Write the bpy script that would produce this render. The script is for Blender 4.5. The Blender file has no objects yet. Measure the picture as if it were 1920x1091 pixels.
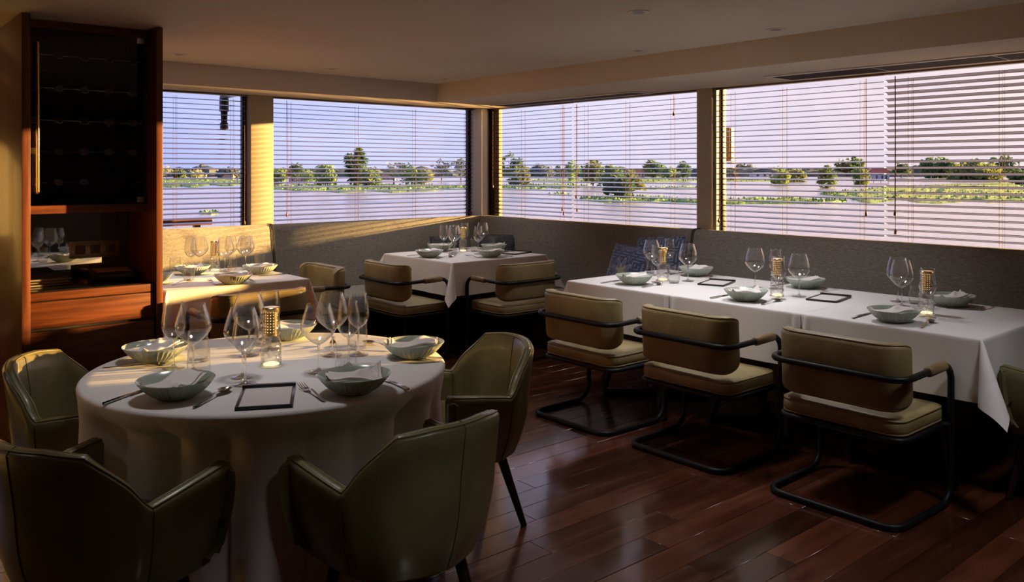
import bpy, bmesh, math, random
from mathutils import Vector, Matrix, noise as mnoise
S = bpy.context.scene
COL = S.collection
R = math.radians
PI = math.pi

# ------------------------------------------------------------------ camera, sky, sun, exposure
EYE = 1.465
YAW = 40.477                                   # view direction, degrees from +x towards +y is 90-YAW
cd = bpy.data.cameras.new('camera')
cam = bpy.data.objects.new('camera', cd)
COL.objects.link(cam)
cam.location = (0, 0, EYE)
cam.rotation_euler = (R(90), 0, R(-YAW))
cd.sensor_width = 36.0
cd.lens = 36.0 * 1561.0 / 1920.0
cd.shift_y = -(545.5 - 322.0) / 1920.0
cd.clip_start = 0.05
cd.clip_end = 6000
S.camera = cam

S.view_settings.view_transform = 'Standard'
S.view_settings.look = 'None'
S.view_settings.gamma = 1.0
S.view_settings.use_curve_mapping = False
S.view_settings.exposure = 0.22
try:
    S.cycles.transparent_max_bounces = 40
    S.cycles.max_bounces = 12
    S.cycles.transmission_bounces = 10
    S.cycles.glossy_bounces = 5
    S.cycles.diffuse_bounces = 5
    S.cycles.caustics_reflective = False
    S.cycles.caustics_refractive = False
    S.cycles.sample_clamp_indirect = 4.0
    S.cycles.use_denoising = True
except Exception:
    pass

SUN_TRAVEL = Vector((-1.0, 0.40, -0.095)).normalized()
SUN_DIR = -SUN_TRAVEL
sl = bpy.data.lights.new('sun', 'SUN')
sl.energy = 30
sl.color = (1.0, 0.58, 0.18)
sl.angle = R(0.7)
so = bpy.data.objects.new('sun', sl)
COL.objects.link(so)
so.rotation_euler = SUN_TRAVEL.to_track_quat('-Z', 'Y').to_euler()
so.location = (30, -12, 20)

world = bpy.data.worlds.new('dusk_sky')
S.world = world
world.use_nodes = True
nt = world.node_tree
for n in list(nt.nodes):
    nt.nodes.remove(n)
def N(t, x=0, y=0, **kw):
    n = nt.nodes.new(t)
    n.location = (x, y)
    for k, v in kw.items():
        setattr(n, k, v)
    return n
def sky():
    tc = N('ShaderNodeTexCoord')
    # closeness to the sun's azimuth
    flat = N('ShaderNodeVectorMath', operation='MULTIPLY'); flat.inputs[1].default_value = (1, 1, 0)
    nt.links.new(tc.outputs['Generated'], flat.inputs[0])
    nrm = N('ShaderNodeVectorMath', operation='NORMALIZE'); nt.links.new(flat.outputs[0], nrm.inputs[0])
    dot = N('ShaderNodeVectorMath', operation='DOT_PRODUCT')
    nt.links.new(nrm.outputs[0], dot.inputs[0])
    h = Vector((SUN_DIR.x, SUN_DIR.y, 0)).normalized()
    dot.inputs[1].default_value = h
    mr = N('ShaderNodeMapRange'); nt.links.new(dot.outputs['Value'], mr.inputs['Value'])
    mr.inputs['From Min'].default_value = -1; mr.inputs['From Max'].default_value = 1
    az = N('ShaderNodeValToRGB'); nt.links.new(mr.outputs[0], az.inputs[0])
    e = az.color_ramp.elements
    e[0].position = 0.0; e[0].color = (0.24, 0.29, 0.50, 1)
    e[1].position = 1.0; e[1].color = (1.35, 0.92, 0.62, 1)
    for p, c in ((0.46, (0.34, 0.38, 0.64, 1)), (0.58, (0.43, 0.45, 0.66, 1)), (0.70, (0.50, 0.48, 0.61, 1)), (0.84, (0.57, 0.485, 0.52, 1)), (0.91, (0.66, 0.55, 0.52, 1))):
        k = e.new(p); k.color = c
    # thin clouds
    sc = N('ShaderNodeMapping'); sc.inputs['Scale'].default_value = (1.6, 1.6, 9)
    nt.links.new(tc.outputs['Generated'], sc.inputs[0])
    nz = N('ShaderNodeTexNoise'); nz.inputs['Scale'].default_value = 1.7; nz.inputs['Detail'].default_value = 6
    nt.links.new(sc.outputs[0], nz.inputs['Vector'])
    cr = N('ShaderNodeValToRGB'); nt.links.new(nz.outputs[0], cr.inputs[0])
    cr.color_ramp.elements[0].position = 0.38; cr.color_ramp.elements[0].color = (0.93, 0.94, 0.97, 1)
    cr.color_ramp.elements[1].position = 0.70; cr.color_ramp.elements[1].color = (1.12, 1.09, 1.04, 1)
    mul = N('ShaderNodeMix', data_type='RGBA', blend_type='MULTIPLY'); mul.inputs[0].default_value = 1
    nt.links.new(az.outputs[0], mul.inputs[6]); nt.links.new(cr.outputs[0], mul.inputs[7])
    # elevation: a little paler low down, dimmer overhead
    sep = N('ShaderNodeSeparateXYZ'); nt.links.new(tc.outputs['Generated'], sep.inputs[0])
    el = N('ShaderNodeValToRGB'); nt.links.new(sep.outputs['Z'], el.inputs[0])
    e2 = el.color_ramp.elements
    e2[0].position = 0.0; e2[0].color = (0.92, 0.93, 1.0, 1)
    e2[1].position = 1.0; e2[1].color = (0.55, 0.60, 0.78, 1)
    k = e2.new(0.10); k.color = (1.0, 1.0, 1.02, 1)
    m2 = N('ShaderNodeMix', data_type='RGBA', blend_type='MULTIPLY'); m2.inputs[0].default_value = 1
    nt.links.new(mul.outputs[2], m2.inputs[6]); nt.links.new(el.outputs[0], m2.inputs[7])
    bg = N('ShaderNodeBackground'); bg.inputs['Strength'].default_value = 1.5
    nt.links.new(m2.outputs[2], bg.inputs['Color'])
    out = N('ShaderNodeOutputWorld'); nt.links.new(bg.outputs[0], out.inputs[0])
sky()

# ------------------------------------------------------------------ materials
MATS = {}
def newmat(name):
    m = bpy.data.materials.new(name); m.use_nodes = True
    MATS[name] = m
    return m, m.node_tree, m.node_tree.nodes, m.node_tree.links
def pm(name, col, rough=0.5, metal=0.0, col2=None, nscale=6.0, stretch=(1, 1, 1), bump=0.0, bscale=None, detail=4.0,
       coat=0.0, sheen=0.0, spec=0.5, emit=None, estr=0.0, lo=0.35, hi=0.65, rvar=0.0, rand=0.0, coord='Object', alpha=None):
    m, t, ns, ln = newmat(name)
    b = ns['Principled BSDF']
    b.inputs['Base Color'].default_value = (*col, 1)
    b.inputs['Roughness'].default_value = rough
    b.inputs['Metallic'].default_value = metal
    b.inputs['Specular IOR Level'].default_value = spec
    if coat: b.inputs['Coat Weight'].default_value = coat; b.inputs['Coat Roughness'].default_value = 0.12
    if sheen: b.inputs['Sheen Weight'].default_value = sheen
    if emit: b.inputs['Emission Color'].default_value = (*emit, 1); b.inputs['Emission Strength'].default_value = estr
    if col2 is not None or bump or rvar:
        tc = ns.new('ShaderNodeTexCoord'); mp = ns.new('ShaderNodeMapping')
        mp.inputs['Scale'].default_value = stretch
        src = tc.outputs[coord]
        if rand:
            oi = ns.new('ShaderNodeObjectInfo')
            vm = ns.new('ShaderNodeVectorMath'); vm.operation = 'SCALE'; vm.inputs[0].default_value = (13.1, 7.7, 3.3)
            ln.new(oi.outputs['Random'], vm.inputs['Scale'])
            va = ns.new('ShaderNodeVectorMath'); va.operation = 'ADD'
            ln.new(src, va.inputs[0]); ln.new(vm.outputs[0], va.inputs[1]); src = va.outputs[0]
        ln.new(src, mp.inputs[0])
        nz = ns.new('ShaderNodeTexNoise'); nz.inputs['Scale'].default_value = nscale; nz.inputs['Detail'].default_value = detail
        ln.new(mp.outputs[0], nz.inputs['Vector'])
        if col2 is not None:
            cr = ns.new('ShaderNodeValToRGB')
            cr.color_ramp.elements[0].position = lo; cr.color_ramp.elements[0].color = (*col, 1)
            cr.color_ramp.elements[1].position = hi; cr.color_ramp.elements[1].color = (*col2, 1)
            ln.new(nz.outputs[0], cr.inputs[0])
            o = cr.outputs[0]
            if rand:
                hv = ns.new('ShaderNodeHueSaturation')
                mr = ns.new('ShaderNodeMapRange'); mr.inputs['To Min'].default_value = 1 - rand; mr.inputs['To Max'].default_value = 1 + rand
                ln.new(oi.outputs['Random'], mr.inputs['Value']); ln.new(mr.outputs[0], hv.inputs['Value'])
                ln.new(o, hv.inputs['Color']); o = hv.outputs[0]
            ln.new(o, b.inputs['Base Color'])
        if rvar:
            mr = ns.new('ShaderNodeMapRange'); mr.inputs['To Min'].default_value = rough - rvar; mr.inputs['To Max'].default_value = rough + rvar
            mr.inputs['From Min'].default_value = 0.3; mr.inputs['From Max'].default_value = 0.7
            ln.new(nz.outputs[0], mr.inputs['Value']); ln.new(mr.outputs[0], b.inputs['Roughness'])
        if bump:
            n2 = nz
            if bscale:
                n2 = ns.new('ShaderNodeTexNoise'); n2.inputs['Scale'].default_value = bscale; n2.inputs['Detail'].default_value = 3
                ln.new(mp.outputs[0], n2.inputs['Vector'])
            bp = ns.new('ShaderNodeBump'); bp.inputs['Strength'].default_value = bump; bp.inputs['Distance'].default_value = 0.01
            ln.new(n2.outputs[0], bp.inputs['Height']); ln.new(bp.outputs[0], b.inputs['Normal'])
    return m
def thin_glass(name, tint=(1, 1, 1), rough=0.0, boost=0.9, base=0.04, power=4.0, bump=0.0, bscale=40):
    m, t, ns, ln = newmat(name)
    ns.remove(ns['Principled BSDF'])
    out = ns['Material Output']
    lw = ns.new('ShaderNodeLayerWeight'); lw.inputs['Blend'].default_value = 0.5
    pw = ns.new('ShaderNodeMath'); pw.operation = 'POWER'; pw.inputs[1].default_value = power
    tr = ns.new('ShaderNodeBsdfTransparent'); tr.inputs[0].default_value = (*tint, 1)
    gl = ns.new('ShaderNodeBsdfGlossy'); gl.inputs['Roughness'].default_value = rough
    mx = ns.new('ShaderNodeMixShader')
    mu = ns.new('ShaderNodeMath'); mu.operation = 'MULTIPLY_ADD'; mu.inputs[1].default_value = boost; mu.inputs[2].default_value = base; mu.use_clamp = True
    ln.new(lw.outputs['Facing'], pw.inputs[0]); ln.new(pw.outputs[0], mu.inputs[0]); ln.new(mu.outputs[0], mx.inputs[0])
    ln.new(tr.outputs[0], mx.inputs[1]); ln.new(gl.outputs[0], mx.inputs[2]); ln.new(mx.outputs[0], out.inputs[0])
    if bump:
        tc = ns.new('ShaderNodeTexCoord'); vo = ns.new('ShaderNodeTexVoronoi'); vo.inputs['Scale'].default_value = bscale
        ln.new(tc.outputs['Object'], vo.inputs['Vector'])
        bp = ns.new('ShaderNodeBump'); bp.inputs['Strength'].default_value = bump; bp.inputs['Distance'].default_value = 0.004
        ln.new(vo.outputs['Distance'], bp.inputs['Height']); ln.new(bp.outputs[0], gl.inputs['Normal']); ln.new(bp.outputs[0], lw.inputs['Normal'])
    return m
def solid_glass(name, col=(1, 1, 1), ior=1.48):
    m, t, ns, ln = newmat(name)
    ns.remove(ns['Principled BSDF'])
    g = ns.new('ShaderNodeBsdfGlass'); g.inputs['IOR'].default_value = ior; g.inputs['Roughness'].default_value = 0.0
    g.inputs['Color'].default_value = (*col, 1)
    tr = ns.new('ShaderNodeBsdfTransparent'); mx = ns.new('ShaderNodeMixShader'); mx.inputs[0].default_value = 0.5
    ln.new(tr.outputs[0], mx.inputs[1]); ln.new(g.outputs[0], mx.inputs[2])
    ln.new(mx.outputs[0], ns['Material Output'].inputs[0])
    return m

pm('ceiling_paint', (0.66, 0.585, 0.485), 0.75, col2=(0.70, 0.62, 0.52), nscale=1.2, bump=0.03, bscale=60)
pm('wall_paint', (0.40, 0.35, 0.255), 0.7, col2=(0.43, 0.375, 0.275), nscale=2, bump=0.04, bscale=80)
pm('linen', (0.150, 0.138, 0.120), 0.9, col2=(0.30, 0.275, 0.238), nscale=14, stretch=(3, 3, 26), bump=0.5, bscale=34, detail=7, sheen=0.15)
pm('leather_olive', (0.235, 0.18, 0.075), 0.42, col2=(0.33, 0.255, 0.115), nscale=7, detail=9, bump=0.10, bscale=110, rvar=0.08, rand=0.10, coat=0.12)
pm('leather_tan', (0.20, 0.135, 0.055), 0.45, col2=(0.27, 0.18, 0.08), nscale=8, detail=8, bump=0.08, bscale=110, rand=0.08)
pm('leather_green', (0.135, 0.125, 0.055), 0.36, col2=(0.215, 0.190, 0.085), nscale=5, detail=8, bump=0.08, bscale=120, rvar=0.06, rand=0.06, coat=0.15)
pm('seam_thread', (0.05, 0.042, 0.025), 0.6)
pm('piping_olive', (0.26, 0.20, 0.09), 0.4)
pm('piping_green', (0.19, 0.165, 0.075), 0.35)
pm('black_steel', (0.008, 0.008, 0.009), 0.45, spec=0.25)
pm('dark_wood_leg', (0.020, 0.012, 0.009), 0.35)
pm('cloth_white', (0.80, 0.775, 0.775), 0.85, col2=(0.84, 0.82, 0.82), nscale=3, bump=0.05, bscale=12, sheen=0.1)
pm('napkin_white', (0.80, 0.755, 0.74), 0.85, bump=0.15, bscale=30, nscale=20)
pm('celadon', (0.36, 0.42, 0.355), 0.22, col2=(0.42, 0.475, 0.41), nscale=14, coat=0.4)
pm('mahogany', (0.075, 0.020, 0.009), 0.38, col2=(0.15, 0.044, 0.017), nscale=3.2, stretch=(14, 14, 0.9), detail=7, bump=0.05, coat=0.15)
pm('mahogany_cross', (0.070, 0.017, 0.007), 0.36, col2=(0.15, 0.044, 0.016), nscale=3.2, stretch=(0.9, 14, 16), detail=7, bump=0.05, coat=0.15)
pm('floor_wood', (0.052, 0.014, 0.007), 0.24, col2=(0.105, 0.031, 0.013), nscale=1.3, stretch=(1.2, 14, 14), detail=6, bump=0.03, rvar=0.06, rand=0.5, coat=0.85, lo=0.3, hi=0.7)
pm('floor_dark', (0.025, 0.010, 0.007), 0.5)
pm('slat_wood', (0.050, 0.028, 0.028), 0.30, col2=(0.080, 0.045, 0.040), nscale=3, stretch=(4, 4, 4), rand=0.12, coat=0.8, spec=0.8)
pm('cord_red', (0.20, 0.075, 0.045), 0.8)
pm('tassel_wood', (0.20, 0.065, 0.030), 0.4)
pm('frame_dark', (0.020, 0.019, 0.021), 0.45)
pm('frame_cream', (0.30, 0.25, 0.17), 0.5)
pm('gold', (0.83, 0.58, 0.22), 0.22, metal=1.0, col2=(0.90, 0.66, 0.28), nscale=30)
pm('brass_handle', (0.72, 0.48, 0.18), 0.25, metal=1.0)
pm('steel_cutlery', (0.62, 0.58, 0.53), 0.16, metal=1.0)
pm('chrome', (0.55, 0.55, 0.56), 0.2, metal=1.0)
pm('menu_black', (0.012, 0.012, 0.016), 0.3, spec=0.6)
pm('paper', (0.70, 0.66, 0.66), 0.8)
pm('mirror_dark', (0.42, 0.43, 0.46), 0.02, metal=1.0)
pm('black_gloss', (0.010, 0.010, 0.012), 0.08)
pm('black_lacquer', (0.035, 0.037, 0.045), 0.25)
pm('niche_panel', (0.030, 0.028, 0.024), 0.4, col2=(0.05, 0.045, 0.035), nscale=4, stretch=(12, 12, 1))
pm('plate_brass', (0.42, 0.36, 0.25), 0.3, metal=0.9)
pm('socket_grey', (0.10, 0.095, 0.085), 0.45)
pm('kraft', (0.42, 0.31, 0.19), 0.7)
pm('page_edge', (0.20, 0.16, 0.11), 0.8)
pm('white_enamel', (0.72, 0.70, 0.66), 0.4)
pm('grille_dark', (0.035, 0.032, 0.028), 0.5)
pm('lamp_lens', (0.06, 0.055, 0.05), 0.3)
pm('glow_warm', (1, 0.8, 0.45), 0.5, emit=(1.0, 0.66, 0.24), estr=1.5)
pm('glow_disc', (1, 0.9, 0.6), 0.5, emit=(1.0, 0.84, 0.46), estr=1.5)
pm('bottle_green', (0.012, 0.02, 0.012), 0.12)
pm('capsule_gold', (0.35, 0.27, 0.06), 0.35, metal=0.6)
pm('capsule_cream', (0.40, 0.36, 0.28), 0.45)
pm('cork_rim', (0.10, 0.025, 0.02), 0.4)
pm('wood_cabin', (0.10, 0.05, 0.03), 0.5)
def leafy(name, t_=0.45):
    m = MATS[name]; ns = m.node_tree.nodes; ln = m.node_tree.links
    b = ns['Principled BSDF']; tr = ns.new('ShaderNodeBsdfTranslucent'); mx = ns.new('ShaderNodeMixShader'); mx.inputs[0].default_value = t_
    src = b.inputs['Base Color'].links[0].from_socket
    ln.new(src, tr.inputs[0]); ln.new(b.outputs[0], mx.inputs[1]); ln.new(tr.outputs[0], mx.inputs[2])
    ln.new(mx.outputs[0], ns['Material Output'].inputs[0])
def cushion_mat(name, base, line, flower, leafc):
    m, t, ns, ln = newmat(name)
    b = ns['Principled BSDF']; b.inputs['Roughness'].default_value = 0.8; b.inputs['Sheen Weight'].default_value = 0.3
    tc = ns.new('ShaderNodeTexCoord')
    # flower: polar petals round the middle of the cushion
    s2 = ns.new('ShaderNodeSeparateXYZ'); ln.new(tc.outputs['Object'], s2.inputs[0])
    def math_(op, a, bb=None):
        n = ns.new('ShaderNodeMath'); n.operation = op
        for i, x in enumerate((a, bb)):
            if x is None: continue
            if isinstance(x, (int, float)): n.inputs[i].default_value = x
            else: ln.new(x, n.inputs[i])
        return n.outputs[0]
    y, z = s2.outputs['Y'], s2.outputs['Z']
    def cell(q, off): return math_('ABSOLUTE', math_('SUBTRACT', math_('FRACT', math_('ADD', math_('MULTIPLY', q, 7.5), off)), 0.5))
    mm = math_('MAXIMUM', cell(y, 0.5), cell(z, 0.0))
    ringm = math_('LESS_THAN', math_('FRACT', math_('MULTIPLY', mm, 5.2)), 0.36)
    gap = math_('GREATER_THAN', math_('FRACT', math_('MULTIPLY', math_('ADD', y, z), 11.0)), 0.22)
    key = math_('MULTIPLY', ringm, gap)
    rr = math_('SQRT', math_('ADD', math_('MULTIPLY', y, y), math_('MULTIPLY', z, z)))
    an = math_('ARCTAN2', z, y)
    pet = math_('ADD', 0.085, math_('MULTIPLY', 0.03, math_('SINE', math_('MULTIPLY', an, 8))))
    inside = math_('LESS_THAN', rr, pet)
    pet2 = math_('ADD', 0.045, math_('MULTIPLY', 0.016, math_('SINE', math_('MULTIPLY', an, 6))))
    inside2 = math_('LESS_THAN', rr, pet2)
    edge = math_('MULTIPLY', inside, math_('GREATER_THAN', rr, math_('SUBTRACT', pet, 0.008)))
    def mix(f, a, c):
        n = ns.new('ShaderNodeMix'); n.data_type = 'RGBA'
        ln.new(f, n.inputs[0]); ln.new(a, n.inputs[6])
        if isinstance(c, tuple): n.inputs[7].default_value = (*c, 1)
        return n.outputs[2]
    bc = ns.new('ShaderNodeRGB'); bc.outputs[0].default_value = (*base, 1)
    o = mix(key, bc.outputs[0], line)
    o = mix(inside, o, flower); o = mix(edge, o, leafc); o = mix(inside2, o, leafc)
    ln.new(o, b.inputs['Base Color'])
    return m
cushion_mat('cushion_blue', (0.035, 0.05, 0.11), (0.13, 0.17, 0.27), (0.13, 0.14, 0.33), (0.34, 0.33, 0.20))
cushion_mat('cushion_greek', (0.04, 0.055, 0.11), (0.17, 0.20, 0.28), (0.05, 0.06, 0.12), (0.10, 0.12, 0.18))
cushion_mat('cushion_dark', (0.020, 0.024, 0.035), (0.05, 0.06, 0.08), (0.03, 0.035, 0.05), (0.08, 0.08, 0.07))
thin_glass('pane_glass', (0.985, 0.985, 0.985), boost=0.4, base=0.015, power=5)
thin_glass('bowl_glass', (0.985, 0.985, 0.985), boost=0.8, base=0.06, power=3.0)
thin_glass('foot_glass', (0.97, 0.97, 0.97), boost=0.6, base=0.22, power=2.0)
thin_glass('tumbler_glass', (0.98, 0.98, 0.98), boost=0.7, base=0.045, power=3.5)
thin_glass('crystal', (0.97, 0.97, 0.97), boost=0.8, base=0.10, power=2.2, rough=0.03, bump=0.9, bscale=55)
thin_glass('door_glass', (0.60, 0.62, 0.68), boost=0.5, base=0.035, power=5)
solid_glass('stem_glass')
solid_glass('base_glass')
pm('leaf_dark', (0.051, 0.115, 0.041), 0.7, col2=(0.128, 0.219, 0.072), nscale=0.35, rand=0.25)
pm('leaf_mid', (0.115, 0.219, 0.057), 0.7, col2=(0.257, 0.385, 0.103), nscale=0.35, rand=0.25)
pm('leaf_yellow', (0.15, 0.20, 0.05), 0.7, col2=(0.24, 0.29, 0.085), nscale=0.35, rand=0.2)
pm('leaf_grey', (0.257, 0.308, 0.192), 0.8, col2=(0.410, 0.436, 0.282), nscale=0.35, rand=0.2)
pm('far_leaf', (0.12, 0.17, 0.17), 0.9, col2=(0.17, 0.21, 0.20), nscale=0.06)  # bluish grey: distance haze mixed into the leaf colour
pm('bark', (0.07, 0.05, 0.035), 0.9)
pm('hyacinth', (0.10, 0.25, 0.035), 0.7, col2=(0.22, 0.38, 0.07), nscale=0.16, detail=6)
pm('roof_orange', (0.36, 0.17, 0.10), 0.8)
pm('roof_red', (0.30, 0.07, 0.07), 0.7)
pm('roof_grey', (0.45, 0.47, 0.50), 0.6)
pm('house_wall', (0.36, 0.30, 0.27), 0.8)
pm('house_blue', (0.24, 0.30, 0.42), 0.7)
pm('house_white', (0.62, 0.62, 0.64), 0.7)
pm('thatch', (0.30, 0.22, 0.12), 0.9)
pm('window_dark', (0.03, 0.03, 0.04), 0.3)
def water_mat():
    m, t, ns, ln = newmat('river_water')
    b = ns['Principled BSDF']
    b.inputs['Base Color'].default_value = (0.50, 0.50, 0.58, 1)
    b.inputs['Roughness'].default_value = 0.18
    b.inputs['Specular IOR Level'].default_value = 0.7
    tc = ns.new('ShaderNodeTexCoord'); mp = ns.new('ShaderNodeMapping'); mp.inputs['Scale'].default_value = (1, 1, 1)
    ln.new(tc.outputs['Object'], mp.inputs[0])
    nz = ns.new('ShaderNodeTexNoise'); nz.inputs['Scale'].default_value = 1.3; nz.inputs['Detail'].default_value = 5
    ln.new(mp.outputs[0], nz.inputs['Vector'])
    bp = ns.new('ShaderNodeBump'); bp.inputs['Strength'].default_value = 0.30; bp.inputs['Distance'].default_value = 0.25
    ln.new(nz.outputs[0], bp.inputs['Height']); ln.new(bp.outputs[0], b.inputs['Normal'])
water_mat()
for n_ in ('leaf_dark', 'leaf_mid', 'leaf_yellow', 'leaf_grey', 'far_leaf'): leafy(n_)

# ------------------------------------------------------------------ mesh builder
class MB:
    def __init__(s): s.v = []; s.f = []
    def add(s, vs, fs):
        o = len(s.v); s.v += [tuple(p) for p in vs]; s.f += [tuple(i + o for i in f) for f in fs]; return s
    def box(s, x0, x1, y0, y1, z0, z1):
        return s.add([(x0, y0, z0), (x1, y0, z0), (x1, y1, z0), (x0, y1, z0), (x0, y0, z1), (x1, y0, z1), (x1, y1, z1), (x0, y1, z1)],
                     [(0, 3, 2, 1), (4, 5, 6, 7), (0, 1, 5, 4), (1, 2, 6, 5), (2, 3, 7, 6), (3, 0, 4, 7)])
    def beam(s, a, b, w, h):
        a = Vector(a); b = Vector(b); d = (b - a).normalized()
        up = Vector((0, 0, 1)) if abs(d.z) < 0.95 else Vector((1, 0, 0))
        q = d.cross(up).normalized() * (w / 2); u = q.cross(d).normalized() * (h / 2)
        vs = [p + x * q + y * u for p in (a, b) for x, y in ((-1, -1), (1, -1), (1, 1), (-1, 1))]
        return s.add(vs, [(0, 1, 2, 3), (7, 6, 5, 4), (0, 4, 5, 1), (1, 5, 6, 2), (2, 6, 7, 3), (3, 7, 4, 0)])
    def tube(s, pts, r, n=8, closed=False, flat=1.0):
        pts = [Vector(p) for p in pts]; m = len(pts)
        tang = []
        for i in range(m):
            a = pts[(i - 1) % m] if (closed or i > 0) else pts[i]
            b = pts[(i + 1) % m] if (closed or i < m - 1) else pts[i]
            tang.append((b - a).normalized())
        t0 = tang[0]; nv = t0.orthogonal().normalized()
        if abs(t0.z) < 0.9: nv = (Vector((0, 0, 1)) - t0 * t0.z).normalized()
        vs = []
        for i in range(m):
            t = tang[i]
            nv = (nv - t * nv.dot(t)); nv = nv.normalized() if nv.length > 1e-6 else t.orthogonal().normalized()
            bv = t.cross(nv)
            rr = r[i] if isinstance(r, (list, tuple)) else r
            for k in range(n):
                a = 2 * PI * k / n
                vs.append(pts[i] + nv * (math.cos(a) * rr) + bv * (math.sin(a) * rr * flat))
        fs = []
        for i in range(m if closed else m - 1):
            j = (i + 1) % m
            for k in range(n):
                l = (k + 1) % n
                fs.append((i * n + k, i * n + l, j * n + l, j * n + k))
        if not closed:
            fs.append(tuple(range(n - 1, -1, -1))); fs.append(tuple((m - 1) * n + k for k in range(n)))
        return s.add(vs, fs)
    def lathe(s, prof, n=24, c=(0, 0, 0), fn=None, close=False):
        vs = []; idx = []
        for r, z in prof:
            if r < 1e-6:
                idx.append([len(vs)] * n); vs.append((c[0], c[1], c[2] + z))
            else:
                row = []
                for k in range(n):
                    a = 2 * PI * k / n
                    q = r if fn is None else fn(r, z, a)
                    row.append(len(vs)); vs.append((c[0] + q * math.cos(a), c[1] + q * math.sin(a), c[2] + z))
                idx.append(row)
        fs = []
        m = len(prof)
        for i in range(m if close else m - 1):
            A, B = idx[i], idx[(i + 1) % m]
            for k in range(n):
                l = (k + 1) % n
                f = [A[k], A[l], B[l], B[k]]
                g = []
                for q in f:
                    if q not in g: g.append(q)
                if len(g) > 2: fs.append(tuple(g))
        return s.add(vs, fs)
    def grid(s, rows, closeu=False, closev=False):
        nv = len(rows[0]); vs = [p for r_ in rows for p in r_]; nu = len(rows); fs = []
        for i in range(nu if closeu else nu - 1):
            a = i * nv; b = ((i + 1) % nu) * nv
            for k in range(nv if closev else nv - 1):
                l = (k + 1) % nv
                fs.append((a + k, a + l, b + l, b + k))
        return s.add(vs, fs)
    def fan(s, ring, c, flip=False):
        n = len(ring); vs = list(ring) + [c]
        return s.add(vs, [((k + 1) % n, k, n) if flip else (k, (k + 1) % n, n) for k in range(n)])
    def mesh(s, name, mat, angle=40, bevel=0.0, merge=False, segs=2):
        me = bpy.data.meshes.new(name)
        me.from_pydata(s.v, [], s.f)
        bm = bmesh.new(); bm.from_mesh(me)
        if merge: bmesh.ops.remove_doubles(bm, verts=bm.verts, dist=1e-5)
        if bevel:
            ed = [e for e in bm.edges if len(e.link_faces) == 2 and e.calc_face_angle(0) > R(40)]
            bmesh.ops.bevel(bm, geom=ed, offset=bevel, segments=segs, profile=0.5, affect='EDGES', clamp_overlap=True)
        bmesh.ops.recalc_face_normals(bm, faces=bm.faces)
        bm.to_mesh(me); bm.free()
        me.shade_smooth(); me.set_sharp_from_angle(angle=R(angle))
        me.materials.append(MATS[mat])
        return me
    def build(s, name, mat, parent=None, angle=40, bevel=0.0, merge=False, segs=2, loc=None, rz=0):
        return put(name, s.mesh(name, mat, angle, bevel, merge, segs), parent, loc, rz)
def put(name, me, parent=None, loc=None, rz=0):
    o = bpy.data.objects.new(name, me); COL.objects.link(o)
    if parent is not None: o.parent = parent
    if loc is not None: o.location = loc
    if rz: o.rotation_euler = (0, 0, rz)
    return o
def tag(o, label=None, cat=None, group=None, kind=None):
    if label: o['label'] = label
    if cat: o['category'] = cat
    if group: o['group'] = group
    if kind: o['kind'] = kind
    return o
def thing(name, label, cat, loc=(0, 0, 0), rz=0, group=None):
    o = bpy.data.objects.new(name, None); COL.objects.link(o)
    o.empty_display_size = 0.1; o.location = loc; o.rotation_euler = (0, 0, rz)
    return tag(o, label, cat, group)
KIDS = {}
def copy_tree(o, parent=None):
    c = o.copy(); COL.objects.link(c)
    if parent is not None: c.parent = parent
    for ch in o.children: copy_tree(ch, c)
    return c
PROTO = {}
def place(kind, maker, label, loc, rz=0, group=None):
    if kind not in PROTO:
        o = maker(); PROTO[kind] = o
    else:
        o = copy_tree(PROTO[kind])
    o.location = loc; o.rotation_euler = (0, 0, rz); o['label'] = label
    if group: o['group'] = group
    return o
def fillet(pts, rad, n=6, closed=False):
    pts = [Vector(p) for p in pts]; m = len(pts); out = []
    for i in range(m):
        if not closed and i in (0, m - 1): out.append(pts[i]); continue
        r_ = rad[i] if isinstance(rad, (list, tuple)) else rad
        a, p, b = pts[i - 1], pts[i], pts[(i + 1) % m]
        d1 = (a - p); d2 = (b - p)
        if r_ <= 0: out.append(p); continue
        u1, u2 = d1.normalized(), d2.normalized()
        ang = u1.angle(u2)
        t = min(r_ / math.tan(ang / 2), d1.length * 0.49, d2.length * 0.49)
        rr = t * math.tan(ang / 2)
        c = p + (u1 + u2).normalized() * (rr / math.sin(ang / 2))
        s0 = p + u1 * t - c; s1 = p + u2 * t - c
        tot = s0.angle(s1)
        for k in range(n + 1):
            f = k / n
            if tot < 1e-5: out.append(c + s0); continue
            out.append(c + (s0 * math.sin((1 - f) * tot) + s1 * math.sin(f * tot)) / math.sin(tot))
    return out
def rrect(hx, hy, r, n=5, cx=0, cy=0):
    r = min(r, hx * 0.999, hy * 0.999); out = []
    for (sx, sy, a0) in ((1, 1, 0), (-1, 1, 90), (-1, -1, 180), (1, -1, 270)):
        for k in range(n + 1):
            a = R(a0 + 90 * k / n)
            out.append((cx + sx * (hx - r) + r * math.cos(a), cy + sy * (hy - r) + r * math.sin(a)))
    return out
def pad(mb, hx, hy, r, levels, cx=0, cy=0, topc=None, botc=None, n=5):
    """stack of rounded rectangles: levels = (inset, z)"""
    rows = []
    for ins, z in levels:
        rows.append([(x, y, z) for x, y in rrect(hx - ins, hy - ins, max(r - ins * 0.6, 0.004), n, cx, cy)])
    mb.grid(rows, closev=True)
    if botc is not None: mb.fan(rows[0], (cx, cy, botc), True)
    if topc is not None: mb.fan(rows[-1], (cx, cy, topc))
    return mb
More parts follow.
